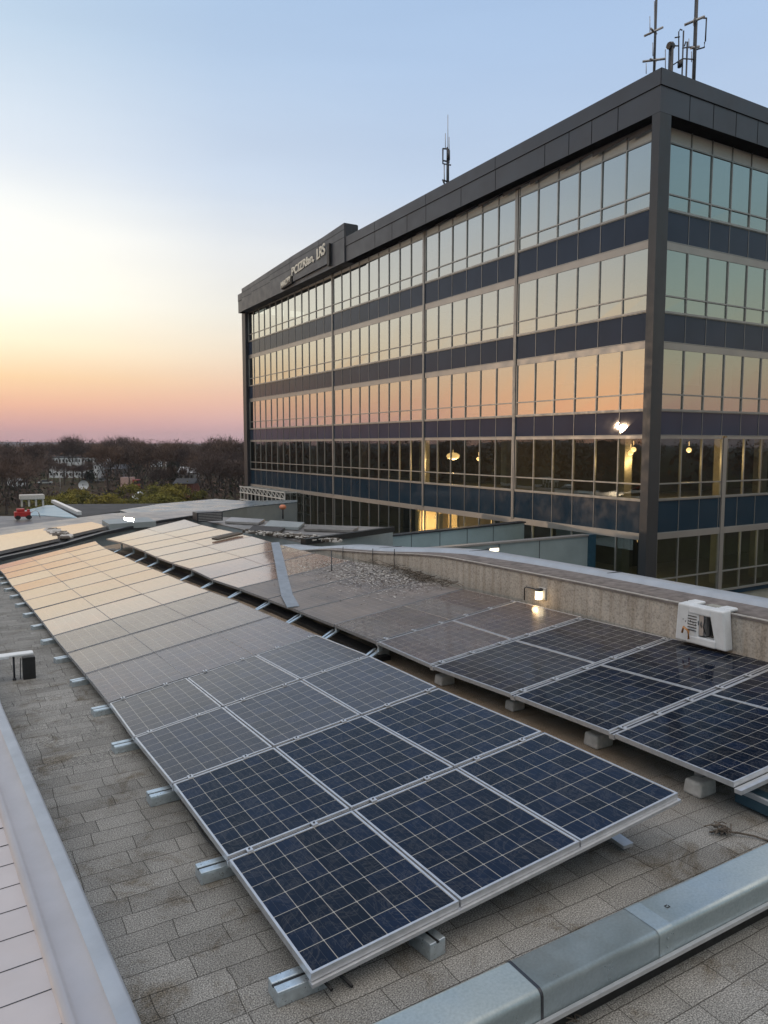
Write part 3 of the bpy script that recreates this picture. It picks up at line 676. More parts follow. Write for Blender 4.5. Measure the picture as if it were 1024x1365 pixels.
def duct_mat():
    m, t, bs = mat('duct_metal')
    n = noise_n(t, 2.2, 5, .6); c = ramp(t, n, [(.3, (.30, .37, .40, 1)), (.5, (.34, .41, .44, 1)), (.75, (.39, .45, .47, 1))])
    n2 = noise_n(t, 60, 3); c = mixc(t, 1, c, ramp(t, n2, [(.3, (.9, .9, .9, 1)), (.7, (1.08, 1.08, 1.08, 1))]), 'MULTIPLY')
    t.links.new(c, bs.inputs['Base Color']); bs.inputs['Metallic'].default_value = .55
    t.links.new(ramp(t, noise_n(t, 5, 5), [(.3, (.26,) * 3 + (1,)), (.7, (.48,) * 3 + (1,))]), bs.inputs['Roughness']); bump(t, bs, noise_n(t, 3, 3), .15, .01)
    return m
DUCT = duct_mat(); duct()
tw = MB(); c = at(962, 1108, .02)
for q in range(26):
    a = rnd.uniform(0, 6.3); p = c + Vector((rnd.gauss(0, .04), rnd.gauss(0, .04), rnd.uniform(0, .03))); d = Vector((math.cos(a), math.sin(a), rnd.uniform(-.2, .5))) * rnd.uniform(.02, .06)
    tw.tube([p - d, p + Vector((0, 0, .012)), p + d], .005, 4)
tw.tube([c + Vector((-.09, .04, 0)), c, c + Vector((.07, -.09, .01)), c + Vector((.15, -.17, 0)), c + Vector((.2, -.27, -.01))], .008, 5)
tag(build('twig', tw, BRASH, loc=tuple(c)), 'dark broken twig lying on the shingles near the far array corner', 'twig')
tw = MB(); c = at(762, 1357, .02)
for q in range(10):
    a = rnd.uniform(0, 6.3); p = c + Vector((rnd.gauss(0, .02), rnd.gauss(0, .02), rnd.uniform(0, .02))); d = Vector((math.cos(a), math.sin(a), .1)) * rnd.uniform(.01, .035); tw.tube([p - d, p + d], .004, 4)
tag(build('dead_leaf', tw, BRASH, loc=tuple(c)), 'crumpled dead leaf on the shingles below the foreground duct', 'leaf')
# blue trough lying under the far array corner
tr = MB(); a = at(990, 1051, .12); b = at(1060, 1082, .12); d = (b - a).normalized(); n_ = Vector((-d.y, d.x, 0))
tr.obox((a + b) / 2 + Vector((0, 0, -.04)), d * (b - a).length / 2, n_ * .10, Vector((0, 0, .05))); tr.obox((a + b) / 2 + Vector((0, 0, .02)) - n_ * .09, d * (b - a).length / 2, n_ * .014, Vector((0, 0, .022)), 1)
tag(build('gutter_trough', tr, [plain('blue_trough', (.04, .09, .13), .4, .3), LEAD], loc=tuple(a), bevel=.006), 'dark blue trough lying beside the front corner of the far array', 'trough')
# small stand with pale plate and black box on the left
def stand():
    b = Vector((.70, 10.55, roof_z(.6, 10.5))); o = thing('instrument_stand', 'small stand with pale plate and black box on the shingles', 'stand', b)
    p = onY(21, 901, 10.45); 
    g = MB(); g.tube([(b.x - .03, b.y, b.z), (b.x - .03, b.y, b.z + .33)], .014, 6); g.ball((b.x - .03, b.y, b.z + .01), .025, n=8, k=4); build('post', g, DARKM, o)
    g = MB(); c = Vector((b.x + .0, b.y - .02, b.z + .345)); g.obox(c, (.20, .0, .0), (0, .07, 0), (0, 0, .014)); g.obox(c + Vector((-.16, 0, -.01)), (.07, 0, 0), (0, .08, 0), (0, 0, .022)); build('plate', g, WHITEP, o, bevel=.01)
    g = MB(); g.box(b.x + .07, b.x + .22, b.y - .06, b.y + .06, b.z, b.z + .29); build('black_box', g, DARK, o, bevel=.006)
    g = MB(); g.tube([(b.x + .04, b.y, b.z + .01), (b.x + .05, b.y, b.z + .28)], .006, 5); build('wire', g, DARKM, o)
stand()

# ------------------------------------------------------------------ neighbouring low roofs
def px_poly(pts, z): return [at(x, y, z) for x, y in pts]
def low_building(pts, z, label, rm, wm, name='low_building', z0=GZ):
    P = px_poly(pts, z); c = sum(P, Vector()) / len(P); o = thing(name, label, 'building', (c.x, c.y, z0))
    b = MB(); b.prism(P, z0, z - .06); build('wall', b, wm, o)
    r = MB(); Q = [Vector((c.x, c.y, 0)) + (p - Vector((c.x, c.y, z))) * 1.004 for p in P]; r.prism(Q, z - .058, z); build('roof', r, rm, o)
    return o
BLUER = plain('blue_grey_sheet_roof', (.17, .22, .27), .30, .35, .16, .35, .05)
DARKR = plain('dark_felt_roof', (.045, .045, .048), .8, 0, .25, .6, .2)
MESSR = plain('patched_grey_roof', (.22, .215, .215), .45, .2, .38, .9, .2)
low_building([(-30, 758), (-8, 748.5), (140, 711.5), (275, 686.5), (262, 681), (150, 684), (0, 704), (-60, 716)], -.62, 'grey flat roofed wing right behind the near solar array', plain('grey_metal_roof', (.20, .20, .215), .35, .3, .2, .5, .1), GREYW)
kb = MB()
P = px_poly([(-30, 757), (0, 747.5), (80, 729.5), (140, 712), (210, 697), (275, 687)], -.60)
for a, b in zip(P, P[1:]): kb.bar(a + Vector((0, 0, .05)), b + Vector((0, 0, .05)), .16, .12)
tag(build('roof_kerb', kb, DARKM, loc=tuple(P[2])), 'long black kerb line at the near edge of the grey wing roof', 'kerb')
def flat_panel(pts, z, label):
    P = px_poly(pts, z); c = sum(P, Vector()) / 4; o = thing('solar_panel', label, 'solar panel', (c.x, c.y, z - .1), 'panels on the grey wing roof')
    q = MB(); q.face([p + Vector((0, 0, .052)) for p in P], 0, [(0, 0), (12, 0), (12, 6), (0, 6)]); build('cell_sheet', q, CELL[2], o)
    f = MB(); f.prism(P, z - .06, z + .045); build('frame', f, ALUD, o)
flat_panel([(-60, 750), (80, 719), (60, 705.5), (-60, 725)], -.50, 'tan reflecting panel at the far left behind the near array')
flat_panel([(92, 715), (143, 703), (122, 697), (68, 705)], -.50, 'smaller tan reflecting panel right of the gap behind the near array')
db = MB()
for k in range(120):
    t_ = rnd.random(); c = at(66 + 24 * t_ + rnd.gauss(0, 1.5), 706 + 9 * t_ + rnd.gauss(0, 1), -.45); s = rnd.uniform(.05, .2); db.obox(c, (s, rnd.uniform(-.05, .05), 0), (0, s * .5, .02), (0, 0, rnd.uniform(.01, .05)), rnd.choice((0, 1)))
tag(build('rubble', db, [CONCB, BRASH], loc=tuple(at(78, 711, -.5))), 'strip of rubble between the two tan panels behind the near array', 'rubble', kind='stuff')
sk = MB(); c = at(172, 697.5, -.45); v = (Vector((0, 0, EYE)) - c).normalized(); nn = (v + sundir).normalized()
a_ = nn.cross(Vector((0, 0, 1))).normalized(); b_ = a_.cross(nn)
glm = plain('mirror_sheet', (.8, .75, .65), .12, 1, .1, 3)
sk.obox(c, Vector((1.0, .1, 0)), Vector((0, .8, .02)), Vector((0, 0, .12)), 1); sk.obox(c + Vector((0, 0, .16)), a_ * .42, b_ * .07, nn * .012, 0)  # mirror sheet added, tilted to send the sun glint to the camera
tag(build('glint_mirror', sk, [glm, GREYW], loc=tuple(c)), 'small added mirror sheet making the sun glint on the grey wing roof', 'glint_mirror')
low_building([(104, 690.5), (60, 687), (30, 687), (22, 683), (62, 673.5), (72, 673.5)], -.95, 'low building with plain blue roof beside the red machine', plain('sky_blue_roof', (.30, .42, .50), .45, .1, .08, .3), GREYW)
low_building([(100, 690.5), (150, 683), (200, 677), (240, 671), (72, 672.2)], -1.25, 'low building with dark felt roof and white edge line', DARKR, GREYW)
we = MB(); a = at(71, 673, -1.2); b = at(106, 690, -1.2); we.bar(a + Vector((0, 0, .25)), b + Vector((0, 0, .25)), .25, .2); tag(build('roof_edge_trim', we, WHITEP, loc=tuple(a)), 'white edge trim between the blue roof and the dark felt roof', 'trim')
low_building([(-60, 712), (0, 704), (60, 697), (105, 692), (60, 688), (-60, 688)], -.9, 'dull grey flat roof left of the tan panels', plain('dull_roof', (.12, .12, .13), .5, .1, .25, .5, .1), GREYW)
low_building([(268, 687), (283, 683.5), (329, 675.5), (396, 669), (396, 666.5), (324, 667.5), (287, 665), (242, 669), (214, 671.5), (160, 680), (190, 690)], -1.0, 'blue grey roofed building with smooth grey wall below the office block', BLUER, GREYW)
low_building([(258, 691), (300, 689.5), (396, 698.5), (524, 703), (440, 721), (404, 722.5), (330, 707)], -.75, 'low roof cluttered with grey patched sheets between arrays and office block', MESSR, GREYW)
# sheets lying on the cluttered roof
for k, (x0, y0, x1, y1, h, lb) in enumerate([(300, 692, 345, 699, .08, 'grey sheet near the black unit on the cluttered roof'), (352, 697, 398, 706, .1, 'pale grey sheet in the middle of the cluttered roof'), (405, 702, 470, 709, .07, 'long grey sheet at the right of the cluttered roof'), (330, 703, 372, 711, .07, 'dark grey sheet at the front of the cluttered roof')]):
    P = [at(x0, y1 - 2, -.7), at(x1, y1, -.7), at(x1 + 8, y0 + 3, -.7), at(x0 + 8, y0, -.7)]
    g = MB(); g.hexa([p + Vector((0, 0, -.02)) for p in P], [P[0] + Vector((0, 0, h)), P[1] + Vector((0, 0, h)), P[2] + Vector((0, 0, h * 1.3)), P[3] + Vector((0, 0, h * 1.3))])
    tag(build('roof_sheet', g, [ALUD, GREYW, MESSR, DARKR][k], loc=tuple(P[0])), lb, 'sheet', 'sheets on the cluttered roof')
g = MB()
for k in range(260):
    t_ = rnd.random(); c = at(330 + 120 * t_ + rnd.gauss(0, 3), 708 + 12 * t_ + rnd.gauss(0, 1.2), -.7 + rnd.uniform(0, .08)); s = rnd.uniform(.03, .13); a = rnd.uniform(0, 3)
    g.obox(c, Vector((math.cos(a), math.sin(a), 0)) * s, Vector((-math.sin(a), math.cos(a), 0)) * s * .5, (0, 0, rnd.uniform(.01, .05)), rnd.choice((0, 1)))
tag(build('rubble', g, [BRASH, CONCB], loc=tuple(at(390, 714, -.7))), 'rubble along the front edge of the cluttered roof', 'rubble', kind='stuff')
ch = MB(); a = at(404, 723, -.7); b = at(524, 706, -.7); ch.bar(a + Vector((0, 0, .02)), b + Vector((0, 0, .02)), .25, .22); tag(build('roof_gutter', ch, DARK, loc=tuple(a)), 'black gutter along the front edge of the cluttered roof', 'gutter')
def ac_unit(px, py, z, s, label):
    c = at(px, py, z); o = thing('rooftop_unit', label, 'rooftop unit', c, None); g = MB(); g.box(c.x - s, c.x + s, c.y - s * .6, c.y + s * .6, c.z, c.z + s * .7); build('casing', g, DARKM, o, bevel=.02)
    f = MB()
    for q in range(5): f.box(c.x - s * .9, c.x + s * .9, c.y - s * .6 - .012, c.y - s * .6 - .003, c.z + s * (.08 + .12 * q), c.z + s * (.13 + .12 * q))
    build('grille', f, ALUD, o)
ac_unit(277, 694, -.62, .62, 'black boxy rooftop unit at the edge behind the far array')
# pale walls between the parapet and the office block
def annex():
    o = thing('annex_wall', 'pale teal grey wall of the rear annex running towards the office block', 'wall', (19, 28.56, GZ))
    g = MB(); g.hexa([(12.0, 28.56, GZ), (25.2, 28.56, GZ), (25.2, 28.9, GZ), (12.0, 28.9, GZ)], [(12.0, 28.56, -1.30), (25.2, 28.56, -.97), (25.2, 28.9, -.97), (12.0, 28.9, -1.30)]); build('cladding', g, TEALW, o)
    c = MB(); c.bar((11.95, 28.72, -1.27), (25.25, 28.72, -.94), .46, .07); build('coping', c, DARKM, o)
    s = MB()
    for x in (13.6, 15.2, 16.8, 18.4, 20.0, 21.6, 23.2): s.box(x - .012, x + .012, 28.548, 28.559, -4, -1.32 + (x - 12) / 13.2 * .33)
    build('seam', s, DARKM, o)
    o = thing('front_annex', 'pale teal clad annex with lit square lamp in front of the office block', 'building', (20.6, 26, GZ))
    g = MB(); g.prism([(15.0, 23.5), (24.45, 23.5), (24.45, 28.5), (15.0, 28.5)], GZ, -2.05); g.box(15.0, 24.45, 23.5, 23.75, -2.049, -1.06); build('wall', g, TEALW, o)
    e = MB(); e.box(24.455, 24.9, 23.45, 23.8, -7, -1.0); build('end_panel', e, plain('blue_end_panel', (.03, .09, .14), .35, .2), o)
    c = MB(); c.box(14.95, 24.45, 23.44, 23.8, -1.055, -.99); build('coping', c, ALUD, o)
    s = MB()
    for x in (17.2, 19.4, 21.6): s.box(x - .012, x + .012, 23.488, 23.499, -5, -1.07)
    build('seam', s, DARKM, o)
    L = onY(658, 735.5, 23.4); l = thing('square_lamp', 'small square lit lamp on the pale annex wall', 'lamp', L)
    g = MB(); g.box(L.x - .26, L.x + .26, 23.36, 23.485, L.z - .17, L.z + .17); build('casing', g, ALUD, l)
    g = MB(); g.box(L.x - .22, L.x + .22, 23.33, 23.358, L.z + .02, L.z + .14); g.box(L.x - .22, L.x + .22, 23.33, 23.358, L.z - .14, L.z - .02); build('lamp_glass', g, emit('lamp_panel', (1, .88, .62), 3.0), l)
annex()
# orange lifebuoy like fitting on the grey wall and small rooftop things
g = MB(); c = at(377, 677, -.9); c = Vector((c.x, c.y, -.9)); cc = onY(377, 676, c.y - 1.2); g.tube([cc + Vector((0, 0, -.7)), cc], .05, 6, 1); g.ball(cc, .22, .22, .16, m=0)
tag(build('warning_light', g, [plain('orange_plastic', (.6, .22, .12), .4), DARKM], loc=tuple(cc)), 'small orange fitting on a post in front of the grey wall', 'light')
def red_machine():
    c = at(33, 692, -.85); o = thing('red_machine', 'red wheeled machine parked on the grey roof at far left', 'machine', c)
    g = MB(); g.box(c.x - .8, c.x + .45, c.y - .4, c.y + .4, c.z + .28, c.z + .8); g.box(c.x - .6, c.x + .0, c.y - .35, c.y + .35, c.z + .8, c.z + 1.1); g.box(c.x + .2, c.x + .42, c.y - .3, c.y + .3, c.z + .8, c.z + 1.0); build('body', g, REDP, o, bevel=.05)
    for x in (-.55, .3):
        w_ = MB(); w_.tube([(c.x + x, c.y - .48, c.z + .22), (c.x + x, c.y + .48, c.z + .22)], .22, 12); build('wheel', w_, DARK, o)
    o.scale = (.6, .6, .5)
    h = MB(); h.tube([(c.x + .45, c.y, c.z + .6), (c.x + .8, c.y, c.z + .9), (c.x + 1.1, c.y, c.z + .7), (c.x + 1.2, c.y, c.z + .1)], .05, 6); build('hose', h, WHITEP, o)
red_machine()
g = MB(); c = at(43, 675, -.9)
g.box(c.x - .7, c.x + .7, c.y - .4, c.y + .4, c.z + .45, c.z + .75)
for x in (-.6, -.2, .2, .6): g.box(c.x + x - .06, c.x + x + .06, c.y - .3, c.y - .2, c.z, c.z + .46)
tag(build('white_cabinet', g, CONCB, loc=tuple(c), bevel=.04), 'long white cabinet on legs behind the red machine', 'cabinet')

# ------------------------------------------------------------------ office building
FX, FY = 26.3, 22.0
Z = lambda r: r + EYE
ob = thing('office_building', 'large dark clad glass office block with ribbon windows and flat roof', 'building', (34, 40, GZ))
LE = 70.3                                    # far end of the left face
RE = 50.5
FLOORS = [  # top, bottom, transoms, glass, strip height under the top
    (13.55, 9.96, [12.72, 10.62], 0, .0),
    (8.65, 5.68, [6.38], 0, .33),
    (4.42, 1.48, [2.18], 0, .30),
    (.38, -2.46, [-1.75], 1, .14),
    (-4.22, -7.0, [], 2, .0)]
SPANS = [(9.96, 8.65, 0), (5.68, 4.42, 0), (1.48, .38, 0), (-2.46, -3.95, 1)]
def panes_left(y0, y1, n, fl, wname='window', skip=None):
    top, bot, trs, gk, strip = FLOORS[fl]
    g = MB(); fr = MB(); ws = (y1 - y0) / n; rr = random.Random(int(y0 * 10) + fl)
    lv = [bot + .06] + sorted(trs) + [top - strip]
    for k in range(n):
        a, b = y0 + ws * k, y0 + ws * (k + 1)
        for q in range(len(lv) - 1):
            j = lambda: rr.uniform(-.0042, .0042)
            g.face([(FX + j(), b, Z(lv[q])), (FX + j(), a, Z(lv[q])), (FX + j(), a, Z(lv[q + 1])), (FX + j(), b, Z(lv[q + 1]))], 1 if fl == 0 and q == len(lv) - 2 else 0)
        fr.box(FX - .055, FX + .05, a - .026, a + .026, Z(bot + .05), Z(top - strip - .002))
    fr.box(FX - .055, FX + .05, y1 - .026, y1 + .026, Z(bot + .05), Z(top - strip - .002))
    for tr in trs: fr.box(FX - .05, FX + .05, y0, y1, Z(tr) - .03, Z(tr) + .03)
    fr.box(FX - .07, FX + .06, y0 - .02, y1 + .02, Z(bot) - .03, Z(bot) + .06)
    if strip: fr.box(FX - .03, FX + .06, y0 - .02, y1 + .02, Z(top - strip), Z(top) - .01, 1)
    wo = build(wname, g, [GLASS if gk == 0 else GLASSL, FROST], ob)
    build('window_frame', fr, [MULL, STRIP], wo)
def panes_right(x0, x1, n, fl):
    top, bot, trs, gk, strip = FLOORS[fl]; trs = list(trs) + ([-6.05] if fl == 4 else [])
    g = MB(); fr = MB(); ws = (x1 - x0) / n; rr = random.Random(int(x0 * 7) + fl + 50)
    lv = [bot + .06] + sorted(trs) + [top - strip]
    for k in range(n):
        a, b = x0 + ws * k, x0 + ws * (k + 1)
        for q in range(len(lv) - 1):
            j = lambda: rr.uniform(-.0042, .0042)
            g.face([(a, FY + j(), Z(lv[q])), (b, FY + j(), Z(lv[q])), (b, FY + j(), Z(lv[q + 1])), (a, FY + j(), Z(lv[q + 1]))], 1 if fl == 0 and q == len(lv) - 2 else 0)
        fr.box(a - .026, a + .026, FY - .055, FY + .05, Z(bot + .05), Z(top - strip - .002))
    fr.box(x1 - .026, x1 + .026, FY - .055, FY + .05, Z(bot + .05), Z(top - strip - .002))
    for tr in trs: fr.box(x0, x1, FY - .05, FY + .05, Z(tr) - .03, Z(tr) + .03)
    fr.box(x0 - .02, x1 + .02, FY - .07, FY + .06, Z(bot) - .03, Z(bot) + .06)
    if strip: fr.box(x0 - .02, x1 + .02, FY - .03, FY + .06, Z(top - strip), Z(top) - .01, 1)
    wo = build('window', g, [GLASST if gk == 0 else GLASSL, FROST], ob)
    build('window_frame', fr, [MULL, STRIP], wo)
PIL = [30.7, 39.4, 52.05]
BL = [(22.15, 30.55, 6), (30.85, 39.25, 6), (39.55, 51.9, 9), (52.2, LE, 13)]
for fl in range(5):
    for a, b, n in BL: panes_left(a, b, n, fl)
    if fl < 3: panes_right(27.1, 41.3, 10, fl)
    else: panes_right(27.1, 31.45, 3, fl); panes_right(31.8, 41.3, 7, fl)
    panes_right(41.6, RE, 6, fl)
for y in PIL:
    g = MB(); g.box(FX - .09, FX + .1, y - .08, y + .08, Z(-4.0), Z(13.5)); g.box(FX - .092, FX - .08, y - .012, y + .012, Z(-4.0), Z(13.5), 1); build('pilaster', g, [MULL, DARKM], ob)
g = MB(); g.box(31.5, 31.75, FY - .09, FY + .1, Z(-7), Z(.3)); build('pilaster', g, STRIP, ob)
g = MB(); g.box(41.38, 41.52, FY - .09, FY + .1, Z(-7), Z(13.5)); build('pilaster', g, STRIP, ob)
for t_, b_, k in SPANS:
    g = MB(); rr = random.Random(int(t_ * 10))
    y = 22.15; ys = []
    for a, b, n in BL: ys += [a + (b - a) / n * q for q in range(n)]
    ys.append(LE)
    for a, b in zip(ys, ys[1:]):
        j = lambda: rr.uniform(-.004, .004)
        g.face([(FX - .01 + j(), b, Z(b_)), (FX - .01 + j(), a, Z(b_)), (FX - .01 + j(), a, Z(t_) - .03), (FX - .01 + j(), b, Z(t_) - .03)])
    so_ = build('spandrel', g, SPAN2 if k else SPAN, ob)
    s = MB()
    for y in ys[1:-1]: s.box(FX - .035, FX - .008, y - .012, y + .012, Z(b_), Z(t_) - .032)
    s.box(FX - .036, FX - .007, 22.15, LE, Z(b_), Z(b_) + .03); s.box(FX - .036, FX - .007, 22.15, LE, Z(t_) - .06, Z(t_) - .033)
    if k: s.box(FX - .06, FX + .05, 22.15, LE, Z(b_ - .27), Z(b_) + .001, 1)
    build('trim', s, [MULL, STRIP], so_)
    g = MB(); xs_ = [27.1 + 1.42 * q for q in range(17)]
    for a, b in zip(xs_, xs_[1:]):
        j = lambda: rr.uniform(-.004, .004)
        g.face([(a, FY - .01 + j(), Z(b_)), (b, FY - .01 + j(), Z(b_)), (b, FY - .01 + j(), Z(t_) - .03), (a, FY - .01 + j(), Z(t_) - .03)])
    so_ = build('spandrel', g, SPAN2 if k else SPAN, ob)
    s = MB()
    for x in xs_[1:-1]: s.box(x - .012, x + .012, FY - .035, FY - .008, Z(b_), Z(t_) - .032)
    s.box(27.1, RE, FY - .036, FY - .007, Z(b_), Z(b_) + .03); s.box(27.1, RE, FY - .036, FY - .007, Z(t_) - .06, Z(t_) - .033)
    if k: s.box(27.1, RE, FY - .06, FY + .05, Z(b_ - .27), Z(b_) + .001, 1)
    build('trim', s, [MULL, STRIP], so_)
# lowest band and recessed base
g = MB(); g.box(FX - .02, FX + .3, 22.2, LE, Z(-7.6), Z(-7.03)); g.box(27.0, RE, FY - .02, FY + .3, Z(-7.25), Z(-7.03)); build('base_band', g, SPAN2, ob)
g = MB(); g.prism([(28, 24), (RE, 24), (RE, LE - 1), (28, LE - 1)], GZ, Z(-7.6)); build('base', g, SOFF, ob)
# corner column
g = MB(); g.box(25.485, 26.17, 21.185, 21.58, GZ, Z(13.33)); g.box(25.8, 26.5, 21.583, 21.80, GZ, Z(13.34)); g.box(26.02, 26.84, 21.803, 21.99, GZ, Z(13.35)); g.box(26.5, 27.0, 22.0, 22.5, GZ, Z(13.35))
build('corner_column', g, COLM, ob)
g = MB(); g.box(25.95, 26.9, LE, LE + .9, GZ, Z(12.75)); build('end_column', g, DARKM, ob)
g = MB(); g.prism([(26.9, LE + .3), (RE, LE + .3), (RE, LE + .8), (26.9, LE + .8)], GZ, Z(12.8)); g.prism([(RE, 22), (RE + .3, 22), (RE + .3, LE + .8), (RE, LE + .8)], GZ, Z(12.8)); build('rear_wall', g, PARA, ob)
# parapet: follows the measured slope of the roofline
PX, PY = 25.5, 21.2
TOPS = [(21.2, 15.02), (46.6, 14.74), (47.2, 14.74)]
def ztop(y): return 15.02 - (y - 21.2) * .0108
def zbot(y): return 13.35 - (y - 21.2) * .0125
def zseam(y): return ztop(y) - .63
par = MB(); gro = MB()
ys = [21.2 + 2.1 * q for q in range(24)]; ys = [y for y in ys if y < LE + .5] + [LE + .6]
for a, b in zip(ys, ys[1:]):
    par.face([(PX, b, Z(zbot(b))), (PX, a, Z(zbot(a))), (PX, a, Z(zseam(a))), (PX, b, Z(zseam(b)))])
    par.face([(PX - .03, b, Z(zseam(b))), (PX - .03, a, Z(zseam(a))), (PX - .03, a, Z(ztop(a))), (PX - .03, b, Z(ztop(b)))])
    par.face([(PX - .03, b, Z(zseam(b))), (PX, b, Z(zseam(b))), (PX, a, Z(zseam(a))), (PX - .03, a, Z(zseam(a)))])
    par.face([(PX - .03, a, Z(ztop(a))), (PX + .6, a, Z(ztop(a))), (PX + .6, b, Z(ztop(b))), (PX - .03, b, Z(ztop(b)))])
    par.face([(PX + .6, a, Z(ztop(a))), (PX + .6, a, Z(13.2)), (PX + .6, b, Z(13.0)), (PX + .6, b, Z(ztop(b)))])
    gro.hexa([(PX - .034, a, Z(zseam(a)) - .022), (PX + .0, a, Z(zseam(a)) - .022), (PX, b, Z(zseam(b)) - .022), (PX - .034, b, Z(zseam(b)) - .022)], [(PX - .034, a, Z(zseam(a)) - .002), (PX, a, Z(zseam(a)) - .002), (PX, b, Z(zseam(b)) - .002), (PX - .034, b, Z(zseam(b)) - .002)])
# right side parapet
par.face([(PX, PY, Z(13.35)), (RE + .3, PY, Z(13.35)), (RE + .3, PY, Z(14.39)), (PX, PY, Z(14.39))]); par.face([(PX - .03, PY - .03, Z(14.39)), (RE + .3, PY - .03, Z(14.39)), (RE + .3, PY - .03, Z(15.02)), (PX - .03, PY - .03, Z(15.02))])
par.face([(PX - .03, PY - .03, Z(15.02)), (RE + .3, PY - .03, Z(15.02)), (RE + .3, PY + .6, Z(15.02)), (PX - .03, PY + .6, Z(15.02))]); par.face([(PX, PY + .6, Z(15.02)), (PX, PY + .6, Z(13.4)), (RE, PY + .6, Z(13.4)), (RE, PY + .6, Z(15.02))][::-1])
gro.box(PX - .03, RE, PY - .034, PY, Z(14.36), Z(14.388))
for y in (23.4, 24.9, 26.3, 27.9, 31.6, 34.6, 38.1, 40.2, 42.0, 44.2, 50.6, 58, 64):
    gro.box(PX - .006, PX + .002, y - .014, y + .014, Z(zbot(y)) + .01, Z(zseam(y)) - .03)
    if y in (31.6, 38.1, 44.2): gro.box(PX - .036, PX - .028, y - .012, y + .012, Z(zseam(y)) + .01, Z(ztop(y)) - .01)
for x in (27.3, 28.85, 30.4, 31.95, 33.5, 35.05, 36.6, 38.2, 41, 44): gro.box(x - .014, x + .014, PY - .006, PY + .002, Z(13.36), Z(14.35))
po = build('parapet', par, PARA, ob); build('groove', gro, SOFF, po)
g = MB(); g.face([(PX, PY, Z(13.35)), (PX, LE + .6, Z(zbot(LE + .6))), (FX + .5, LE + .6, Z(zbot(LE + .6))), (FX + .5, PY, Z(13.35))]); g.face([(PX, PY, Z(13.352)), (RE, PY, Z(13.352)), (RE, FY + .5, Z(13.352)), (PX, FY + .5, Z(13.352))]); build('soffit', g, SOFF, ob)
g = MB(); g.prism([(PX + .6, PY + .6), (RE, PY + .6), (RE, LE + .3), (PX + .6, LE + .3)], Z(13.7), Z(14.0)); build('roof_slab', g, DARKR, ob)
# raised parapet at the far end
rp = MB(); rs = MB()
RY = [48.4, 52, 57.5, 62.5, 67, 69.6]; RZ = [15.72, 15.52, 15.36, 15.14, 14.93, 14.82]
for (a, za), (b, zb) in zip(zip(RY, RZ), zip(RY[1:], RZ[1:])):
    rp.hexa([(PX - .10, a, Z(zbot(a) - .02)), (PX + .95, a, Z(zbot(a) - .02)), (PX + .95, b, Z(zbot(b) - .02)), (PX - .10, b, Z(zbot(b) - .02))], [(PX - .10, a, Z(za)), (PX + .95, a, Z(za)), (PX + .95, b, Z(zb)), (PX - .10, b, Z(zb))])
    for d in (.45, 1.0): rs.bar((PX - .103, a, Z(za - d)), (PX - .103, b, Z(zb - d * .85)), .01, .022)
for y in (52.6, 58.2): rs.box(PX - .106, PX - .098, y - .014, y + .014, Z(14.35), Z(15.45 - (y - 52) * .03))
ro = build('raised_parapet', rp, PARA, ob); build('groove', rs, SOFF, ro)
g = MB(); g.box(PX - .06, PX + .97, 48.30, 48.397, Z(14.0), Z(15.66)); build('end_cap', g, DARKM, ro)
# interiors: slabs, back walls, blinds
for k, (zf) in enumerate((9.3, 5.05, .95, -3.2, -7.4)):
    g = MB(); g.prism([(FX + .12, FY + .12), (RE - .1, FY + .12), (RE - .1, LE - .1), (FX + .12, LE - .1)], Z(zf) - .45, Z(zf) + .40, 0); build('floor_slab', g, INTC, ob)
g = MB(); g.prism([(FX + 7, FY + 7), (RE - .2, FY + 7), (RE - .2, LE - .2), (FX + 7, LE - .2)], GZ, Z(13.6)); build('core_wall', g, INTD, ob)
g = MB(); g.prism([(FX + .1, FY + .1), (RE, FY + .1), (RE, LE), (FX + .1, LE)], Z(13.36), Z(13.69)); build('top_ceiling', g, INTC, ob)
g = MB(); rr = random.Random(3)
for fl in range(3):
    top, bot = FLOORS[fl][:2]
    for a, b, n in BL:
        for q in range(n):
            if rr.random() < .45:
                w_ = (b - a) / n; y = a + w_ * q; h = rr.choice((.25, .5, .9, 1)); g.box(FX + .14, FX + .16, y + .06, y + w_ - .06, Z(top - (top - bot) * h), Z(top - .1))
    for q in range(16):
        if rr.random() < .5: x = 27.1 + 1.42 * q; h = rr.choice((.3, .6, 1)); g.box(x + .06, x + 1.3, FY + .14, FY + .16, Z(top - (top - bot) * h), Z(top - .1))
build('blinds', g, BLIND, ob)
g = MB()
for y in (24.5, 33, 41.5, 50, 58.5, 66): g.box(FX + 1.2, FX + 1.7, y - .25, y + .25, GZ, Z(13.4))
for x in (33.5, 36.8, 42): g.box(x - .2, x + .25, FY + 1.2, FY + 1.7, GZ, Z(13.4))
build('inner_columns', g, INTC, ob)
# lit rooms: ceiling lamps seen through the lower windows
GLOWL = emit('soft_lamp_shade', (1, .60, .22), 1.5)
WARM = emit('warm_ceiling_lamp', (1, .58, .22), 3)
def lamp_inside(c, sx, sy, en, col=(1, .6, .25)):
    g = MB(); q_ = .42 if sx >= .3 else .13; g.ball((c[0], c[1], c[2] - .3), q_, q_, q_ * .55 if sx >= .3 else .12); g.tube([(c[0], c[1], c[2] - .1), (c[0], c[1], c[2] + .1)], .015, 6); build('ceiling_lamp', g, WARM if sx < .3 else GLOWL, ob)
    L = bpy.data.lights.new('room_light', 'POINT'); L.energy = en; L.color = col; L.shadow_soft_size = .2
    lo = bpy.data.objects.new('room_light', L); COL.objects.link(lo); lo.parent = ob; lo.location = Vector((c[0], c[1], c[2] - .8)) - ob.location
lamp_inside((FX + 1.2, 37.9, Z(-.45)), .3, .32, 260); lamp_inside((FX + 2.2, 36.6, Z(-.6)), .22, .25, 70)
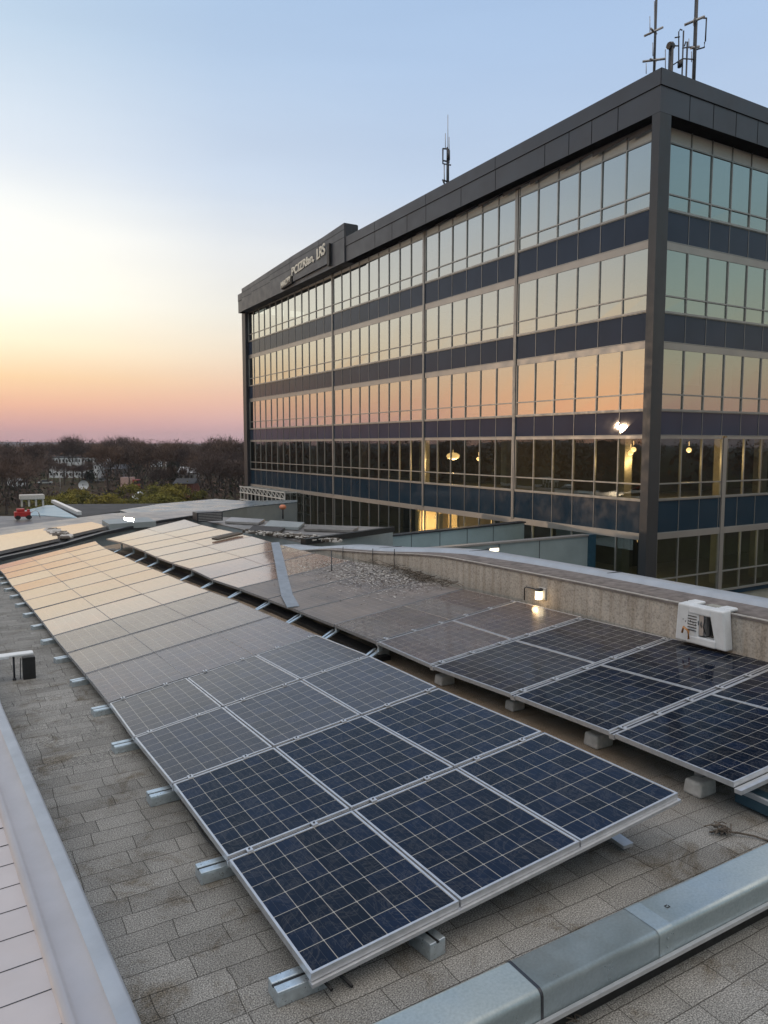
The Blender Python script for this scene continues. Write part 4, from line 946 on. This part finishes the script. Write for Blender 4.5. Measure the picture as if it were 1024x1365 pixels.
lamp_inside((FX + 1.6, 22.9 + 1.2, Z(.05)), .2, .3, 40)
lamp_inside((30.3 + .4, FY + 1.2, Z(.02)), .22, .16, 150)
lamp_inside((27.6, FY + 2.0, Z(-.1)), .2, .2, 60); lamp_inside((30.0, FY + 3.0, Z(-4.5)), .3, .3, 60, (1, .8, .4))
g = MB(); g.box(FX + .3, FX + 3, 36.0, 36.2, GZ, Z(-4.2)); g.box(FX + .3, FX + 3, 40.6, 40.8, GZ, Z(-4.2)); g.box(FX + 2.9, FX + 3, 36.2, 40.6, GZ, Z(-4.2)); g.box(FX + .1, FX + .5, 37.4, 37.9, GZ, Z(-4.3)); g.box(FX + .1, FX + .4, 40.0, 40.5, GZ, Z(-4.3)); build('lobby_wall', g, CREAM, ob)
lamp_inside((FX + 1.2, 39.2, Z(-4.45)), .3, .5, 300)
lamp_inside((FX + 1.0, 33.8, Z(-4.5)), .2, .5, 40)
# white steel porch at the far left end
def porch():
    o = thing('white_porch', 'white steel lattice porch under the far left end of the office block', 'porch', (25.2, 66, GZ)); g = MB()
    for y in range(59, 71, 1): g.box(25.05, 25.13, y - .04, y + .04, GZ, -1.2)
    for z in (-1.15, -1.7, -2.4, -3.2): g.box(25.04, 25.12, 59, 70.2, z - .05, z + .05)
    for y in range(59, 70, 1): g.bar((25.08, y, -1.7), (25.08, y + 1, -1.15), .05)
    for y in range(59, 71, 2): g.box(25.1, 26.2, y - .04, y + .04, -1.2, -1.1)
    build('lattice', g, plain('white_steel', (.6, .6, .58), .5), o)
porch()
# sign
def sign():
    o = thing('facade_sign', 'wide illuminated style lettering sign on the raised parapet of the office block', 'sign', (PX - .3, 54, Z(13.9)))
    X = PX - .16
    g = MB(); a, b = onX(438, 340, X), onX(392, 372, X); c, d = onX(391, 366, X), onX(377, 379, X)
    g.hexa([(X - .1, a.y, Z(13.35)), (X + .04, a.y, Z(13.35)), (X + .04, b.y, Z(13.2)), (X - .1, b.y, Z(13.2))], [(X - .1, a.y, Z(14.6)), (X + .04, a.y, Z(14.6)), (X + .04, b.y, Z(14.1)), (X - .1, b.y, Z(14.1))])
    build('backing', g, PARA, o)
    g = MB(); g.hexa([(X - .16, c.y, Z(13.12)), (X + .04, c.y, Z(13.12)), (X + .04, d.y, Z(12.98)), (X - .16, d.y, Z(12.98))], [(X - .16, c.y, Z(13.85)), (X + .04, c.y, Z(13.85)), (X + .04, d.y, Z(13.55)), (X - .16, d.y, Z(13.55))]); build('name_board', g, DARK, o)
    g = MB(); g.box(X - .14, X + .04, a.y - .35, a.y - .02, Z(13.15), Z(14.75)); build('end_box', g, DARK, o)
    LM = plain('pale_sign_letters', (.85, .82, .72), .4, 0, .05)
    def text(s, y_near, y_far, z_mid_near, z_mid_far, size, X_):
        cu = bpy.data.curves.new('t', 'FONT'); cu.body = s; cu.size = 1; cu.extrude = .03; cu.align_x = 'LEFT'; cu.offset = .018
        to = bpy.data.objects.new('lettering', cu); COL.objects.link(to)
        bpy.context.view_layer.update(); dg = bpy.context.evaluated_depsgraph_get(); me = bpy.data.meshes.new_from_object(to.evaluated_get(dg)); me.name = 'lettering'
        bpy.data.objects.remove(to)
        xs_ = [v.co.x for v in me.vertices]; x0, x1 = min(xs_), max(xs_); ys_ = [v.co.y for v in me.vertices]; h0, h1 = min(ys_), max(ys_)
        for v in me.vertices:         # text reads left to right = far to near along the facade
            t_ = (v.co.x - x0) / (x1 - x0); y = y_far + (y_near - y_far) * t_; zc = z_mid_far + (z_mid_near - z_mid_far) * t_
            v.co = Vector((X_ - v.co.z, y, zc + (v.co.y - (h0 + h1) / 2) / (h1 - h0) * size)) - o.location
        me.materials.append(LM); q = bpy.data.objects.new('lettering', me); COL.objects.link(q); q.parent = o
    ym = a.y + (b.y - a.y) * .27
    text('LRS', a.y + .3, ym, Z(14.52), Z(14.34), .82, X - .14); text('PCIZRIan,', ym + .5, b.y + .1, Z(14.28), Z(13.92), .78, X - .14)
    text('HARCPPY', c.y + .1, d.y - .1, Z(13.50), Z(13.27), .5, X - .20)
sign()

# ------------------------------------------------------------------ rooftop masts
def mast(name, label, px, base_y, top_y, Y, r, extras):
    b = onY(px, base_y, Y); t_ = onY(px, top_y, Y); o = thing(name, label, 'antenna', (b.x, b.y, b.z), None)
    g = MB(); b.z = Z(14.0); g.tube([b, Vector((b.x, b.y, t_.z))], r, 8); build('mast', g, DARKM, o)
    for nm, pts, rr_, m in extras:
        g = MB()
        for pl_ in pts: g.tube([Vector((b.x + (onY(x, y, Y).x - b.x), Y + dy, onY(x, y, Y).z)) for x, y, dy in pl_], rr_, 6)
        build(nm, g, m, o)
PY_ = 24.0
mast('antenna_mast', 'tall thin left mast with two ringed platforms at the roof corner', 872, 97, -40, PY_, .055,
     [('platform', [[(863, 41, -.2), (880, 42, .2)], [(864, 45, .2), (879, 39, -.2)]], .05, ALUD), ('platform', [[(860, 83, -.3), (882, 77, .3)], [(864, 78, .3), (880, 82, -.3)]], .05, ALUD),
      ('whip', [[(869, 20, .1), (869, 45, .1)], [(875, 0, .1), (875, 75, .1)], [(868, 58, -.1), (868, 76, -.1)], [(864, 83, .1), (864, 97, .1)], [(877, 76, .1), (876, 92, .1)]], .018, ALUD)])
mast('antenna_mast', 'tall thick right mast with bracket arm and side loop above the roof', 925, 103, -40, PY_, .085,
     [('platform', [[(919, 29, -.3), (933, 29, .3)], [(920, 29, .3), (932, 26, -.3)]], .06, ALUD), ('platform', [[(921, 64, 0), (932, 62, 0)]], .06, ALUD),
      ('arm', [[(931, 26, 0), (936, 24, 0), (942, 24, 0)], [(942, 24, 0), (940.5, 55, 0)], [(939.5, 56, 0), (939, 63, 0), (925, 67, 0)]], .035, DARKM),
      ('whip', [[(928, 45, .1), (927, 60, .1)], [(921, 50, .1), (921, 63, .1)], [(927, 66, .2), (927, 80, .2)]], .02, ALUD)])
mast('vent_pipe', 'short capped pale pipe on the roof corner between the masts', 894, 92, 62, PY_, .11,
     [('cap', [[(891, 61.5, 0), (897.5, 61.5, 0)], [(892, 59.6, 0), (896.5, 59.6, 0)]], .13, DARKM), ('stay', [[(892, 63, .2), (892, 90, .2)]], .02, ALUD)])
mast('hooked_antenna', 'slim antenna with bent hooked top between the pipe and right mast', 909.5, 97, 40, PY_, .035,
     [('hook', [[(909.5, 40, 0), (907, 39, 0), (905, 42, 0), (905, 80, 0)], [(900, 50, 0), (906, 49, 0)], [(895, 61, 0), (905, 61, 0)], [(898, 86, 0), (910, 78, 0), (925, 79, 0)]], .03, DARKM), ('antenna_box', [[(908, 81, 0), (908, 88, 0)], [(905.8, 81, 0), (905.8, 90, 0)]], .09, DARKM)])
mast('short_antenna', 'short whip antenna just left of the right mast', 915, 99, 55, PY_, .04, [('bracket', [[(910, 64, 0), (924, 62, 0)], [(915, 60, .1), (917, 54, .1)]], .03, DARKM)])
PM = 37.0
mast('antenna_mast', 'lattice antenna cage with long whip on the middle of the roofline', 596, 246, 196, PM, .045,
     [('cage', [[(590.5, 198, 0), (590.5, 218, 0), (603.5, 218.5, .2)], [(590.5, 198, 0), (600, 197, .2)], [(600.5, 197, .2), (600.5, 243, .2)], [(602.5, 196, .3), (602.5, 215, .3)], [(591, 214, 0), (601, 214, .2)], [(592, 240, 0), (600.5, 242, .2)], [(590, 239, 0), (592, 244, 0), (595, 248, 0)]], .045, DARKM),
      ('whip', [[(598.5, 152, .1), (598.5, 200, .1)], [(596.5, 176, .2), (596.5, 196, .2)], [(601.5, 181, .2), (601.5, 198, .2)]], .02, ALUD),
      ('equipment', [[(596.5, 201, -.1), (596.5, 214, -.1)]], .10, DARKM), ('lower_leg', [[(593.5, 218, .1), (593.8, 245, .1)], [(597.5, 218, .1), (597, 248, .1)]], .03, ALUD)])

# ------------------------------------------------------------------ trees
def leafmat(name, c, var=.35):
    m, t, bs = mat(name); oi = N(t, 'ShaderNodeObjectInfo')
    n = noise_n(t, .5, 3); c0 = tuple(x * (1 - var) for x in c) + (1,); c1 = tuple(x * (1 + var) for x in c) + (1,)
    a = ramp(t, n, [(.3, c0), (.7, c1)]); b = ramp(t, oi.outputs['Random'], [(0, (.75, .75, .8, 1)), (.5, (1, 1, 1, 1)), (1, (1.3, 1.15, 1.0, 1))])
    t.links.new(mixc(t, 1, a, b, 'MULTIPLY'), bs.inputs['Base Color']); bs.inputs['Roughness'].default_value = 1; bs.inputs['Specular IOR Level'].default_value = .05; return m
TWIG = leafmat('bare_twigs', (.105, .080, .072)); EVER = leafmat('evergreen_needles', (.024, .034, .024)); YEL = leafmat('spring_green_leaves', (.16, .155, .042)); RUST = leafmat('russet_twigs', (.13, .082, .060))
def branch(mb, p, d, L, r, depth, tips, rr):
    q = p + d * L; mid = (p + q) / 2 + Vector((rr.gauss(0, .05), rr.gauss(0, .05), 0)) * L
    mb.tube([p, mid, q], r, 4, 0, False, r * .6)
    if depth == 0: tips.append((q, d, L)); return
    for k in range(rr.choice((2, 3, 3))):
        a = rr.uniform(0, 6.28); sp = rr.uniform(.35, .8); nd = (d + Vector((math.cos(a), math.sin(a), rr.uniform(-.1, .45))) * sp).normalized()
        branch(mb, p.lerp(q, rr.uniform(.55, 1)), nd, L * rr.uniform(.6, .82), r * .58, depth - 1, tips, rr)
def bare_proto(seed, H, ntw, twlen, m, depth=4):
    rr = random.Random(seed); tr = MB(); tips = []
    tr.tube([(0, 0, 0), (rr.gauss(0, .1), rr.gauss(0, .1), H * .28)], .26, 6, 0, False, .2)
    for k in range(3):
        a = 2.1 * k + rr.uniform(0, 1); branch(tr, Vector((0, 0, H * .26)), Vector((math.cos(a) * .45, math.sin(a) * .45, 1)).normalized(), H * .24, .14, depth - 1, tips, rr)
    cr = MB()
    for k in range(ntw):
        p, d, L = rr.choice(tips); o = p + Vector((rr.gauss(0, 1), rr.gauss(0, 1), rr.gauss(0, .8))) * L * .55
        dd = (d + Vector((rr.gauss(0, .6), rr.gauss(0, .6), rr.gauss(.2, .5)))).normalized() * rr.uniform(.5, 1) * twlen; sd = dd.cross(Vector((rr.gauss(0, 1), rr.gauss(0, 1), rr.gauss(0, 1)))).normalized() * .048
        cr.face([o - sd, o + sd, o + dd])
    return tr, cr
def clump_proto(seed, H, W, n, s, cone=False):
    rr = random.Random(seed); cr = MB(); cl = [(rr.uniform(0, 6.28), rr.uniform(.15, 1), rr.random()) for _ in range(22)]
    for k in range(n):
        a, q, zz = rr.choice(cl); z = (zz * .85 + rr.gauss(0, .06)); z = min(1, max(.03, z))
        rad = W * ((1 - z) * .95 + .05 if cone else math.sqrt(max(0, 1 - (z * 1.7 - .75) ** 2)) * (.8 + .2 * math.sin(3 * a))) * (.45 + .55 * q)
        p = Vector((math.cos(a) * rad, math.sin(a) * rad, z * H)) + Vector((rr.gauss(0, 1), rr.gauss(0, 1), rr.gauss(0, .7))) * W * .16
        d = Vector((rr.gauss(0, 1), rr.gauss(0, 1), rr.gauss(0, 1))).normalized() * s; e = d.cross(Vector((rr.gauss(0, 1), rr.gauss(0, 1), rr.gauss(0, 1)))).normalized() * s * .6
        cr.face([p - d, p + e, p + d, p - e])
    tr = MB(); tr.tube([(0, 0, 0), (0, 0, H * .75)], .2, 6, 0, False, .05); return tr, cr
protos = {}
def make_tree(kind, seed):
    nm = {'bare': 'bare_tree', 'ever': 'evergreen_tree', 'bush': 'green_bush', 'russet': 'russet_tree'}[kind]
    o = thing(nm, 'x', 'tree' if kind != 'bush' else 'bush', (0, 0, 0))
    if kind in ('bare', 'russet'): tr, cr = bare_proto(seed, 14, 2600, 1.3, None); cm = TWIG if kind == 'bare' else RUST
    elif kind == 'ever': tr, cr = clump_proto(seed, 13, 3.2, 2600, .34, True); cm = EVER
    else: tr, cr = clump_proto(seed, 4.4, 3.4, 2200, .22); cm = YEL
    build('trunk', tr, WOODBK, o); build('crown', cr, cm, o); return o
for kd, n in (('bare', 4), ('russet', 2), ('ever', 2), ('bush', 3)): protos[kd] = [[make_tree(kd, 11 * i + len(kd)), False] for i in range(n)]
def put(kind, px, dist, hscale, label, group):
    d = ray(px, HY); d.z = 0; d.normalize()
    s = protos[kind][rnd.randrange(len(protos[kind]))]
    o = s[0] if not s[1] else copy_tree(s[0]); s[1] = True
    if o is s[0]: pass
    p = d * dist; o.location = (p.x, p.y, GZ); o.rotation_euler = (0, 0, rnd.uniform(0, 6.28)); o.scale = (hscale * rnd.uniform(.9, 1.2),) * 2 + (hscale,)
    tag(o, label, None, group); return o
trees = []
# explicit skyline trees, then a belt filled out with jittered positions
for px, dist, hs in [(84, 262, 1.10), (96, 258, 1.17), (108, 265, 1.10), (146, 262, 1.08), (156, 258, 1.15), (170, 262, 1.13), (184, 265, 1.06), (226, 270, 1.02), (244, 265, 1.06), (280, 190, 1.0), (292, 195, 1.10), (306, 188, 1.06), (318, 192, 1.12), (328, 185, 1.04)]:
    trees.append(('bare', px, dist, hs))
rt = random.Random(21)
for k in range(96):
    px = -25 + 370 * ((k * .618) % 1); row = k % 6
    dist = (150, 190, 230, 275, 330, 400)[row] * rt.uniform(.93, 1.07); kind = rt.choice(('bare', 'bare', 'bare', 'russet', 'bare', 'ever'))
    if 45 < px < 140 and dist < 285: continue
    if px > 40 and px < 250 and row == 0: continue
    if kind == 'ever' and 45 < px < 270 and row < 4: kind = 'bare'
    hs = rt.uniform(.82, 1.02) if row else rt.uniform(.6, .85)
    trees.append((kind, px, dist, hs))
for px, dist, hs in [(118, 250, .62), (96, 262, .45), (112, 246, .48), (70, 240, .6), (84, 236, .52), (104, 240, .5), (128, 244, .62), (62, 244, .7), (210, 180, .5), (228, 215, .62), (8, 165, .75), (20, 170, .7), (300, 175, .8), (232, 190, .55)]:
    trees.append(('ever' if px in (118, 228) else 'bare', px, dist, hs))
for k in range(20):
    trees.append(('bush', 48 + 195 * ((k * .618) % 1), rt.uniform(118, 165), rt.uniform(.5, .95)))
trees += [('bush', 262, 150, .7), ('bush', 225, 145, .9), ('bush', 206, 150, 1.0)]
trees.sort(key=lambda t: (t[0], 0 if t[1] < 170 else 1 if t[1] < 260 else 2, t[2])); cnt = {}
KN = {'bare': 'bare brown tree', 'russet': 'russet twiggy tree', 'ever': 'dark evergreen tree', 'bush': 'yellow green bush'}
tot = {k: sum(1 for t in trees if t[0] == k) for k in KN}
def ordn(n):
    return '%d%s' % (n, 'th' if 10 <= n % 100 <= 20 else {1: 'st', 2: 'nd', 3: 'rd'}.get(n % 10, 'th'))
for kd, px, dist, hs in trees:
    where = 'behind the roofs' if dist < 170 else 'in mid wood' if dist < 260 else 'at the skyline'
    cnt[kd + where] = cnt.get(kd + where, 0) + 1
    put(kd, px, dist, hs, '%s %s, %s such from the left' % (KN[kd], where, ordn(cnt[kd + where])), {'bush': 'bushes behind the roofs'}.get(kd, 'trees of the wood behind the roofs'))
# far woodland as one mass, all round
def woodland():
    g = MB(); rr = random.Random(5)
    for k in range(1500):
        a = rr.uniform(R(-125), R(75)) if k < 1250 else rr.uniform(R(75), R(235)); D = rr.uniform(300, 900) if R(-8) < a < R(24) else rr.uniform(170, 800)
        if k > 1200: D = rr.uniform(180, 500)
        p = Vector((math.sin(a) * D, math.cos(a) * D, GZ)); H = rr.uniform(11, 14.2) + (D > 300) * rr.uniform(0, 2.0); W = rr.uniform(4, 7.5)
        for q in range(85):
            b = rr.uniform(0, 6.28); z = rr.random() ** .8; rad = W * math.sqrt(max(.02, 1 - (z * 1.5 - .55) ** 2)) * rr.uniform(.3, 1)
            c = p + Vector((math.cos(b) * rad, math.sin(b) * rad, z * H)); s = rr.uniform(.5, 1.1) * (1 if z < .8 else .5)
            d = Vector((rr.gauss(0, .6), rr.gauss(0, .6), rr.gauss(0, 1))).normalized() * s; e = d.cross(Vector((rr.gauss(0, 1), rr.gauss(0, 1), rr.gauss(0, .3)))).normalized() * s * .55
            g.face([c - d, c + e, c + d, c - e], (0 if q % 3 else 1))
    tag(build('woodland', g, [TWIG, RUST], loc=(0, 400, GZ)), 'far bare brown woodland merging into one mass up to the horizon', 'woodland', kind='stuff')
woodland()
def undergrowth():
    g = MB(); rr = random.Random(9)
    for k in range(15000):
        a = rr.uniform(R(-14), R(24)); D = rr.uniform(150, 330) ; p = Vector((math.sin(a) * D, math.cos(a) * D, GZ))
        px, py = proj(p)
        if 55 < px < 140 and D < 288 and rr.random() < .75: continue
        c = p + Vector((0, 0, rr.random() ** 1.6 * (2.2 + 2.6 * noise.noise(Vector((p.x * .05, p.y * .05, 0))) + (1.5 if D > 220 else 0)) + .2)); s = rr.uniform(.25, .75)
        d = Vector((rr.gauss(0, .6), rr.gauss(0, .6), rr.gauss(0, 1))).normalized() * s; e = d.cross(Vector((rr.gauss(0, 1), rr.gauss(0, 1), .1))).normalized() * s * .4
        g.face([c - d, c + e, c + d, c - e], 0 if rr.random() < .7 else 1)
    tag(build('undergrowth', g, [TWIG, EVER], loc=(40, 200, GZ)), 'dark brown brushwood filling the ground between the trees', 'undergrowth', kind='stuff')
undergrowth()
# low far hills
g = MB(); hm = plain('hill_haze_wood', (.07, .065, .075), 1, 0, .2, .01, 0, 0); pts = []
for k in range(120):
    a = R(-130 + 2.0 * k); D = 2300; h = 15 + 9 * noise.noise(Vector((a * 6, 0, 3))) + 5 * noise.noise(Vector((a * 30, 1, 3))); pts.append((Vector((math.sin(a) * D, math.cos(a) * D, GZ)), h))
for (p, h), (q, i) in zip(pts, pts[1:]):
    g.face([p, q, q * 1.02 + Vector((0, 0, i)), p * 1.02 + Vector((0, 0, h))]); g.face([p * 1.02 + Vector((0, 0, h)), q * 1.02 + Vector((0, 0, i)), q * 1.3, p * 1.3])
tag(build('hills', g, hm), 'low wooded hills along the horizon', 'hills', kind='structure')

# ------------------------------------------------------------------ distant houses and vehicles
def dist_pt(px, py): return at(px, py, GZ)
def box_house(name, px0, px1, py_base, top_h, dep, label, wm, rm, gable=0, wins=(0, 0)):
    a, b = dist_pt(px0, py_base), dist_pt(px1, py_base); d = (b - a); W = d.length; d.normalize(); n = Vector((-d.y, d.x, 0)); c = (a + b) / 2 + n * dep / 2
    o = thing(name, label, 'building', (c.x, c.y, GZ)); g = MB(); g.obox(c + Vector((0, 0, top_h / 2)), d * W / 2, n * dep / 2, (0, 0, top_h / 2)); build('wall', g, wm, o)
    r = MB(); z = GZ + top_h
    if gable:
        e = [a - d * .3 - n * .3, b + d * .3 - n * .3, b + d * .3 + n * (dep + .3), a - d * .3 + n * (dep + .3)]; e = [Vector((p.x, p.y, z + .003)) for p in e]; m1, m2 = (e[0] + e[3]) / 2 + Vector((0, 0, gable)), (e[1] + e[2]) / 2 + Vector((0, 0, gable))
        r.face([e[0], e[1], m2, m1]); r.face([e[2], e[3], m1, m2]); r.face([e[1], e[2], m2]); r.face([e[3], e[0], m1]); r.face(e[::-1])
    else: r.obox(c + Vector((0, 0, top_h + .16)), d * (W / 2 + .15), n * (dep / 2 + .15), (0, 0, .15))
    build('roof', r, rm, o)
    nx, nz = wins
    for i in range(nx):
        for j in range(nz):
            wv = MB(); p = a + d * W * (i + .5) / nx - n * .03; z0 = GZ + top_h * (j + .35) / nz; wv.obox(Vector((p.x, p.y, z0 + top_h / nz * .2)), d * W / nx * .22, n * .025, (0, 0, top_h / nz * .2)); build('window', wv, DARK, o)
    return o
PALE = plain('pale_render', (.62, .66, .70), .8, 0, .12, .3)
box_house('warehouse', 66, 130, 637, 7.2, 14, 'long white speckled building standing among bare trees', PALE, DARKR, 0, (15, 3))
box_house('brick_shed', 233, 258, 668, 3.7, 6, 'red brown brick shed at the right end of the green bushes', plain('red_brick', (.15, .05, .035), .9, 0, .25, 2), DARKR, 1.0, (2, 1))
box_house('small_house', 238, 259, 643, 3.0, 7, 'small house with pale gable roof above the brick shed', plain('house_wall', (.2, .2, .2), .8), plain('pale_roof', (.4, .42, .45), .7), 1.8, (3, 1))
box_house('small_house', 141, 164, 636, 3.0, 8, 'small grey roofed house right of the long white building', plain('house_wall_dark', (.12, .11, .11), .8), plain('grey_roof', (.14, .15, .17), .7), 1.6, (2, 1))
box_house('small_house', 200, 212, 622, 4.0, 7, 'tiny white house high among the trees', PALE, PALE, 1.5, (1, 1))
def truck(px0, px1, py, h, label, c1, c2):
    a, b = dist_pt(px0, py), dist_pt(px1, py); d = b - a; W = d.length; d.normalize(); n = Vector((-d.y, d.x, 0)); o = thing('box_truck', label, 'truck', ((a + b) / 2))
    g = MB(); g.obox(a + d * W * .33 + n * 1.2 + Vector((0, 0, h / 2 + .6)), d * W * .33, n * 1.2, (0, 0, h / 2)); build('cargo_box', g, c1, o)
    g = MB(); g.obox(a + d * W * .84 + n * 1.2 + Vector((0, 0, h * .4 + .6)), d * W * .15, n * 1.1, (0, 0, h * .4)); build('cab', g, c2, o)
    g = MB(); g.obox(a + d * W * .88 + n * 1.2 + Vector((0, 0, h * .58 + .6)), d * W * .112, n * 1.13, (0, 0, h * .14)); build('windows', g, DARK, o)
    for t_ in (.12, .25, .82):
        g = MB(); p = a + d * W * t_; g.tube([p + Vector((0, 0, .5)), p + n * 2.4 + Vector((0, 0, .5))], .5, 10); build('wheel', g, DARK, o)
truck(161, 184, 655, 3.0, 'pink and red box truck behind the green bushes', plain('pink_paint', (.6, .42, .38), .5), plain('dull_red_paint', (.4, .08, .07), .5))
truck(10, 30, 652, 2.4, 'white van parked among the dark trees at far left', WHITEP, WHITEP)
def car(px, py, label, cm):
    c = dist_pt(px, py); o = thing('parked_car', label, 'car', c); g = MB(); g.box(c.x - 2.1, c.x + 2.1, c.y - .85, c.y + .85, c.z + .35, c.z + .85); build('body', g, cm, o, bevel=.15)
    g = MB(); g.hexa([(c.x - 1.3, c.y - .78, c.z + .852), (c.x + 1.2, c.y - .78, c.z + .852), (c.x + 1.2, c.y + .78, c.z + .852), (c.x - 1.3, c.y + .78, c.z + .852)], [(c.x - .8, c.y - .65, c.z + 1.42), (c.x + .7, c.y - .65, c.z + 1.42), (c.x + .7, c.y + .65, c.z + 1.42), (c.x - .8, c.y + .65, c.z + 1.42)]); build('cabin', g, DARKM, o)
    for x in (-1.3, 1.3):
        g = MB(); g.tube([(c.x + x, c.y - .88, c.z + .33), (c.x + x, c.y + .88, c.z + .33)], .33, 12); build('wheel', g, DARK, o)
car(60, 646, 'silver car parked below the long white building', plain('silver_car', (.45, .5, .52), .3, .3)); car(136, 643, 'grey car parked right of the round white dish', plain('grey_car', (.2, .22, .24), .3, .3))
def dish():
    c = dist_pt(112, 664) ; z = c.z + 2.9; o = thing('satellite_dish', 'round white dish standing in front of the bare trees', 'dish', c)
    g = MB(); g.tube([c, (c.x, c.y, z - .3)], .08, 6); build('mount', g, DARKM, o); g = MB(); n = (Vector((0, 0, z)) - Vector((c.x, c.y, z)) + Vector((-30, 0, 20))).normalized(); a = n.cross(Vector((0, 0, 1))).normalized(); b = a.cross(n); p = Vector((c.x, c.y, z))
    rings = [(0.05, -.35), (.5, -.25), (.95, 0), (.98, .05)]
    for (r0, h0), (r1, h1) in zip(rings, rings[1:]):
        for k in range(18):
            t0, t1 = 2 * math.pi * k / 18, 2 * math.pi * (k + 1) / 18; q = lambda r, h, t: p + (a * math.cos(t) + b * math.sin(t)) * r * 1.1 + n * h
            g.face([q(r0, h0, t0), q(r1, h1, t0), q(r1, h1, t1), q(r0, h0, t1)], smooth=True)
    build('reflector', g, WHITEP, o); g = MB(); g.bar(p + n * .9, p - a * .9, .06); g.ball(p + n * .9, .15); build('feed_arm', g, DARKM, o)
dish()
g = MB(); c = dist_pt(187, 672); g.tube([c, c + Vector((0, 0, 1.9))], 1.5, 18); g.tube([c + Vector((0, 0, 1.9)), c + Vector((0, 0, 2.5))], 1.5, 18, r2=.3); tag(build('white_tank', g, PALE, loc=tuple(c)), 'squat round white tank in front of the bushes', 'tank')
for px, py, h, lb in ((81, 664, 6.0, 'thin grey street pole left of the round dish'), (222, 650, 7, 'thin grey pole beside the small gabled house')):
    g = MB(); c = dist_pt(px, py); g.tube([c, c + Vector((0, 0, h))], .07, 6); g.tube([c + Vector((0, 0, h)), c + Vector((.8, 0, h + .1))], .05, 6); tag(build('street_pole', g, ALUD, loc=tuple(c)), lb, 'pole')
for o in [p[0] for l in protos.values() for p in l if not p[1]]:
    for ch in [x for x in list(bpy.data.objects) if x.parent is o]: bpy.data.objects.remove(ch)
    bpy.data.objects.remove(o)

# ------------------------------------------------------------------ haze
hz = MB(); hz.box(-3100, 3100, -3100, 3100, GZ - 1, 45)
m = bpy.data.materials.new('haze_air'); m.use_nodes = True; t = m.node_tree; t.nodes.remove(t.nodes['Principled BSDF'])
pv = N(t, 'ShaderNodeVolumePrincipled'); pv.inputs['Color'].default_value = (.86, .86, .92, 1); pv.inputs['Density'].default_value = .00017; pv.inputs['Anisotropy'].default_value = .2
t.links.new(pv.outputs[0], t.nodes['Material Output'].inputs['Volume'])
tag(build('haze', hz, m), 'thin evening haze over the whole place', 'haze', kind='stuff')
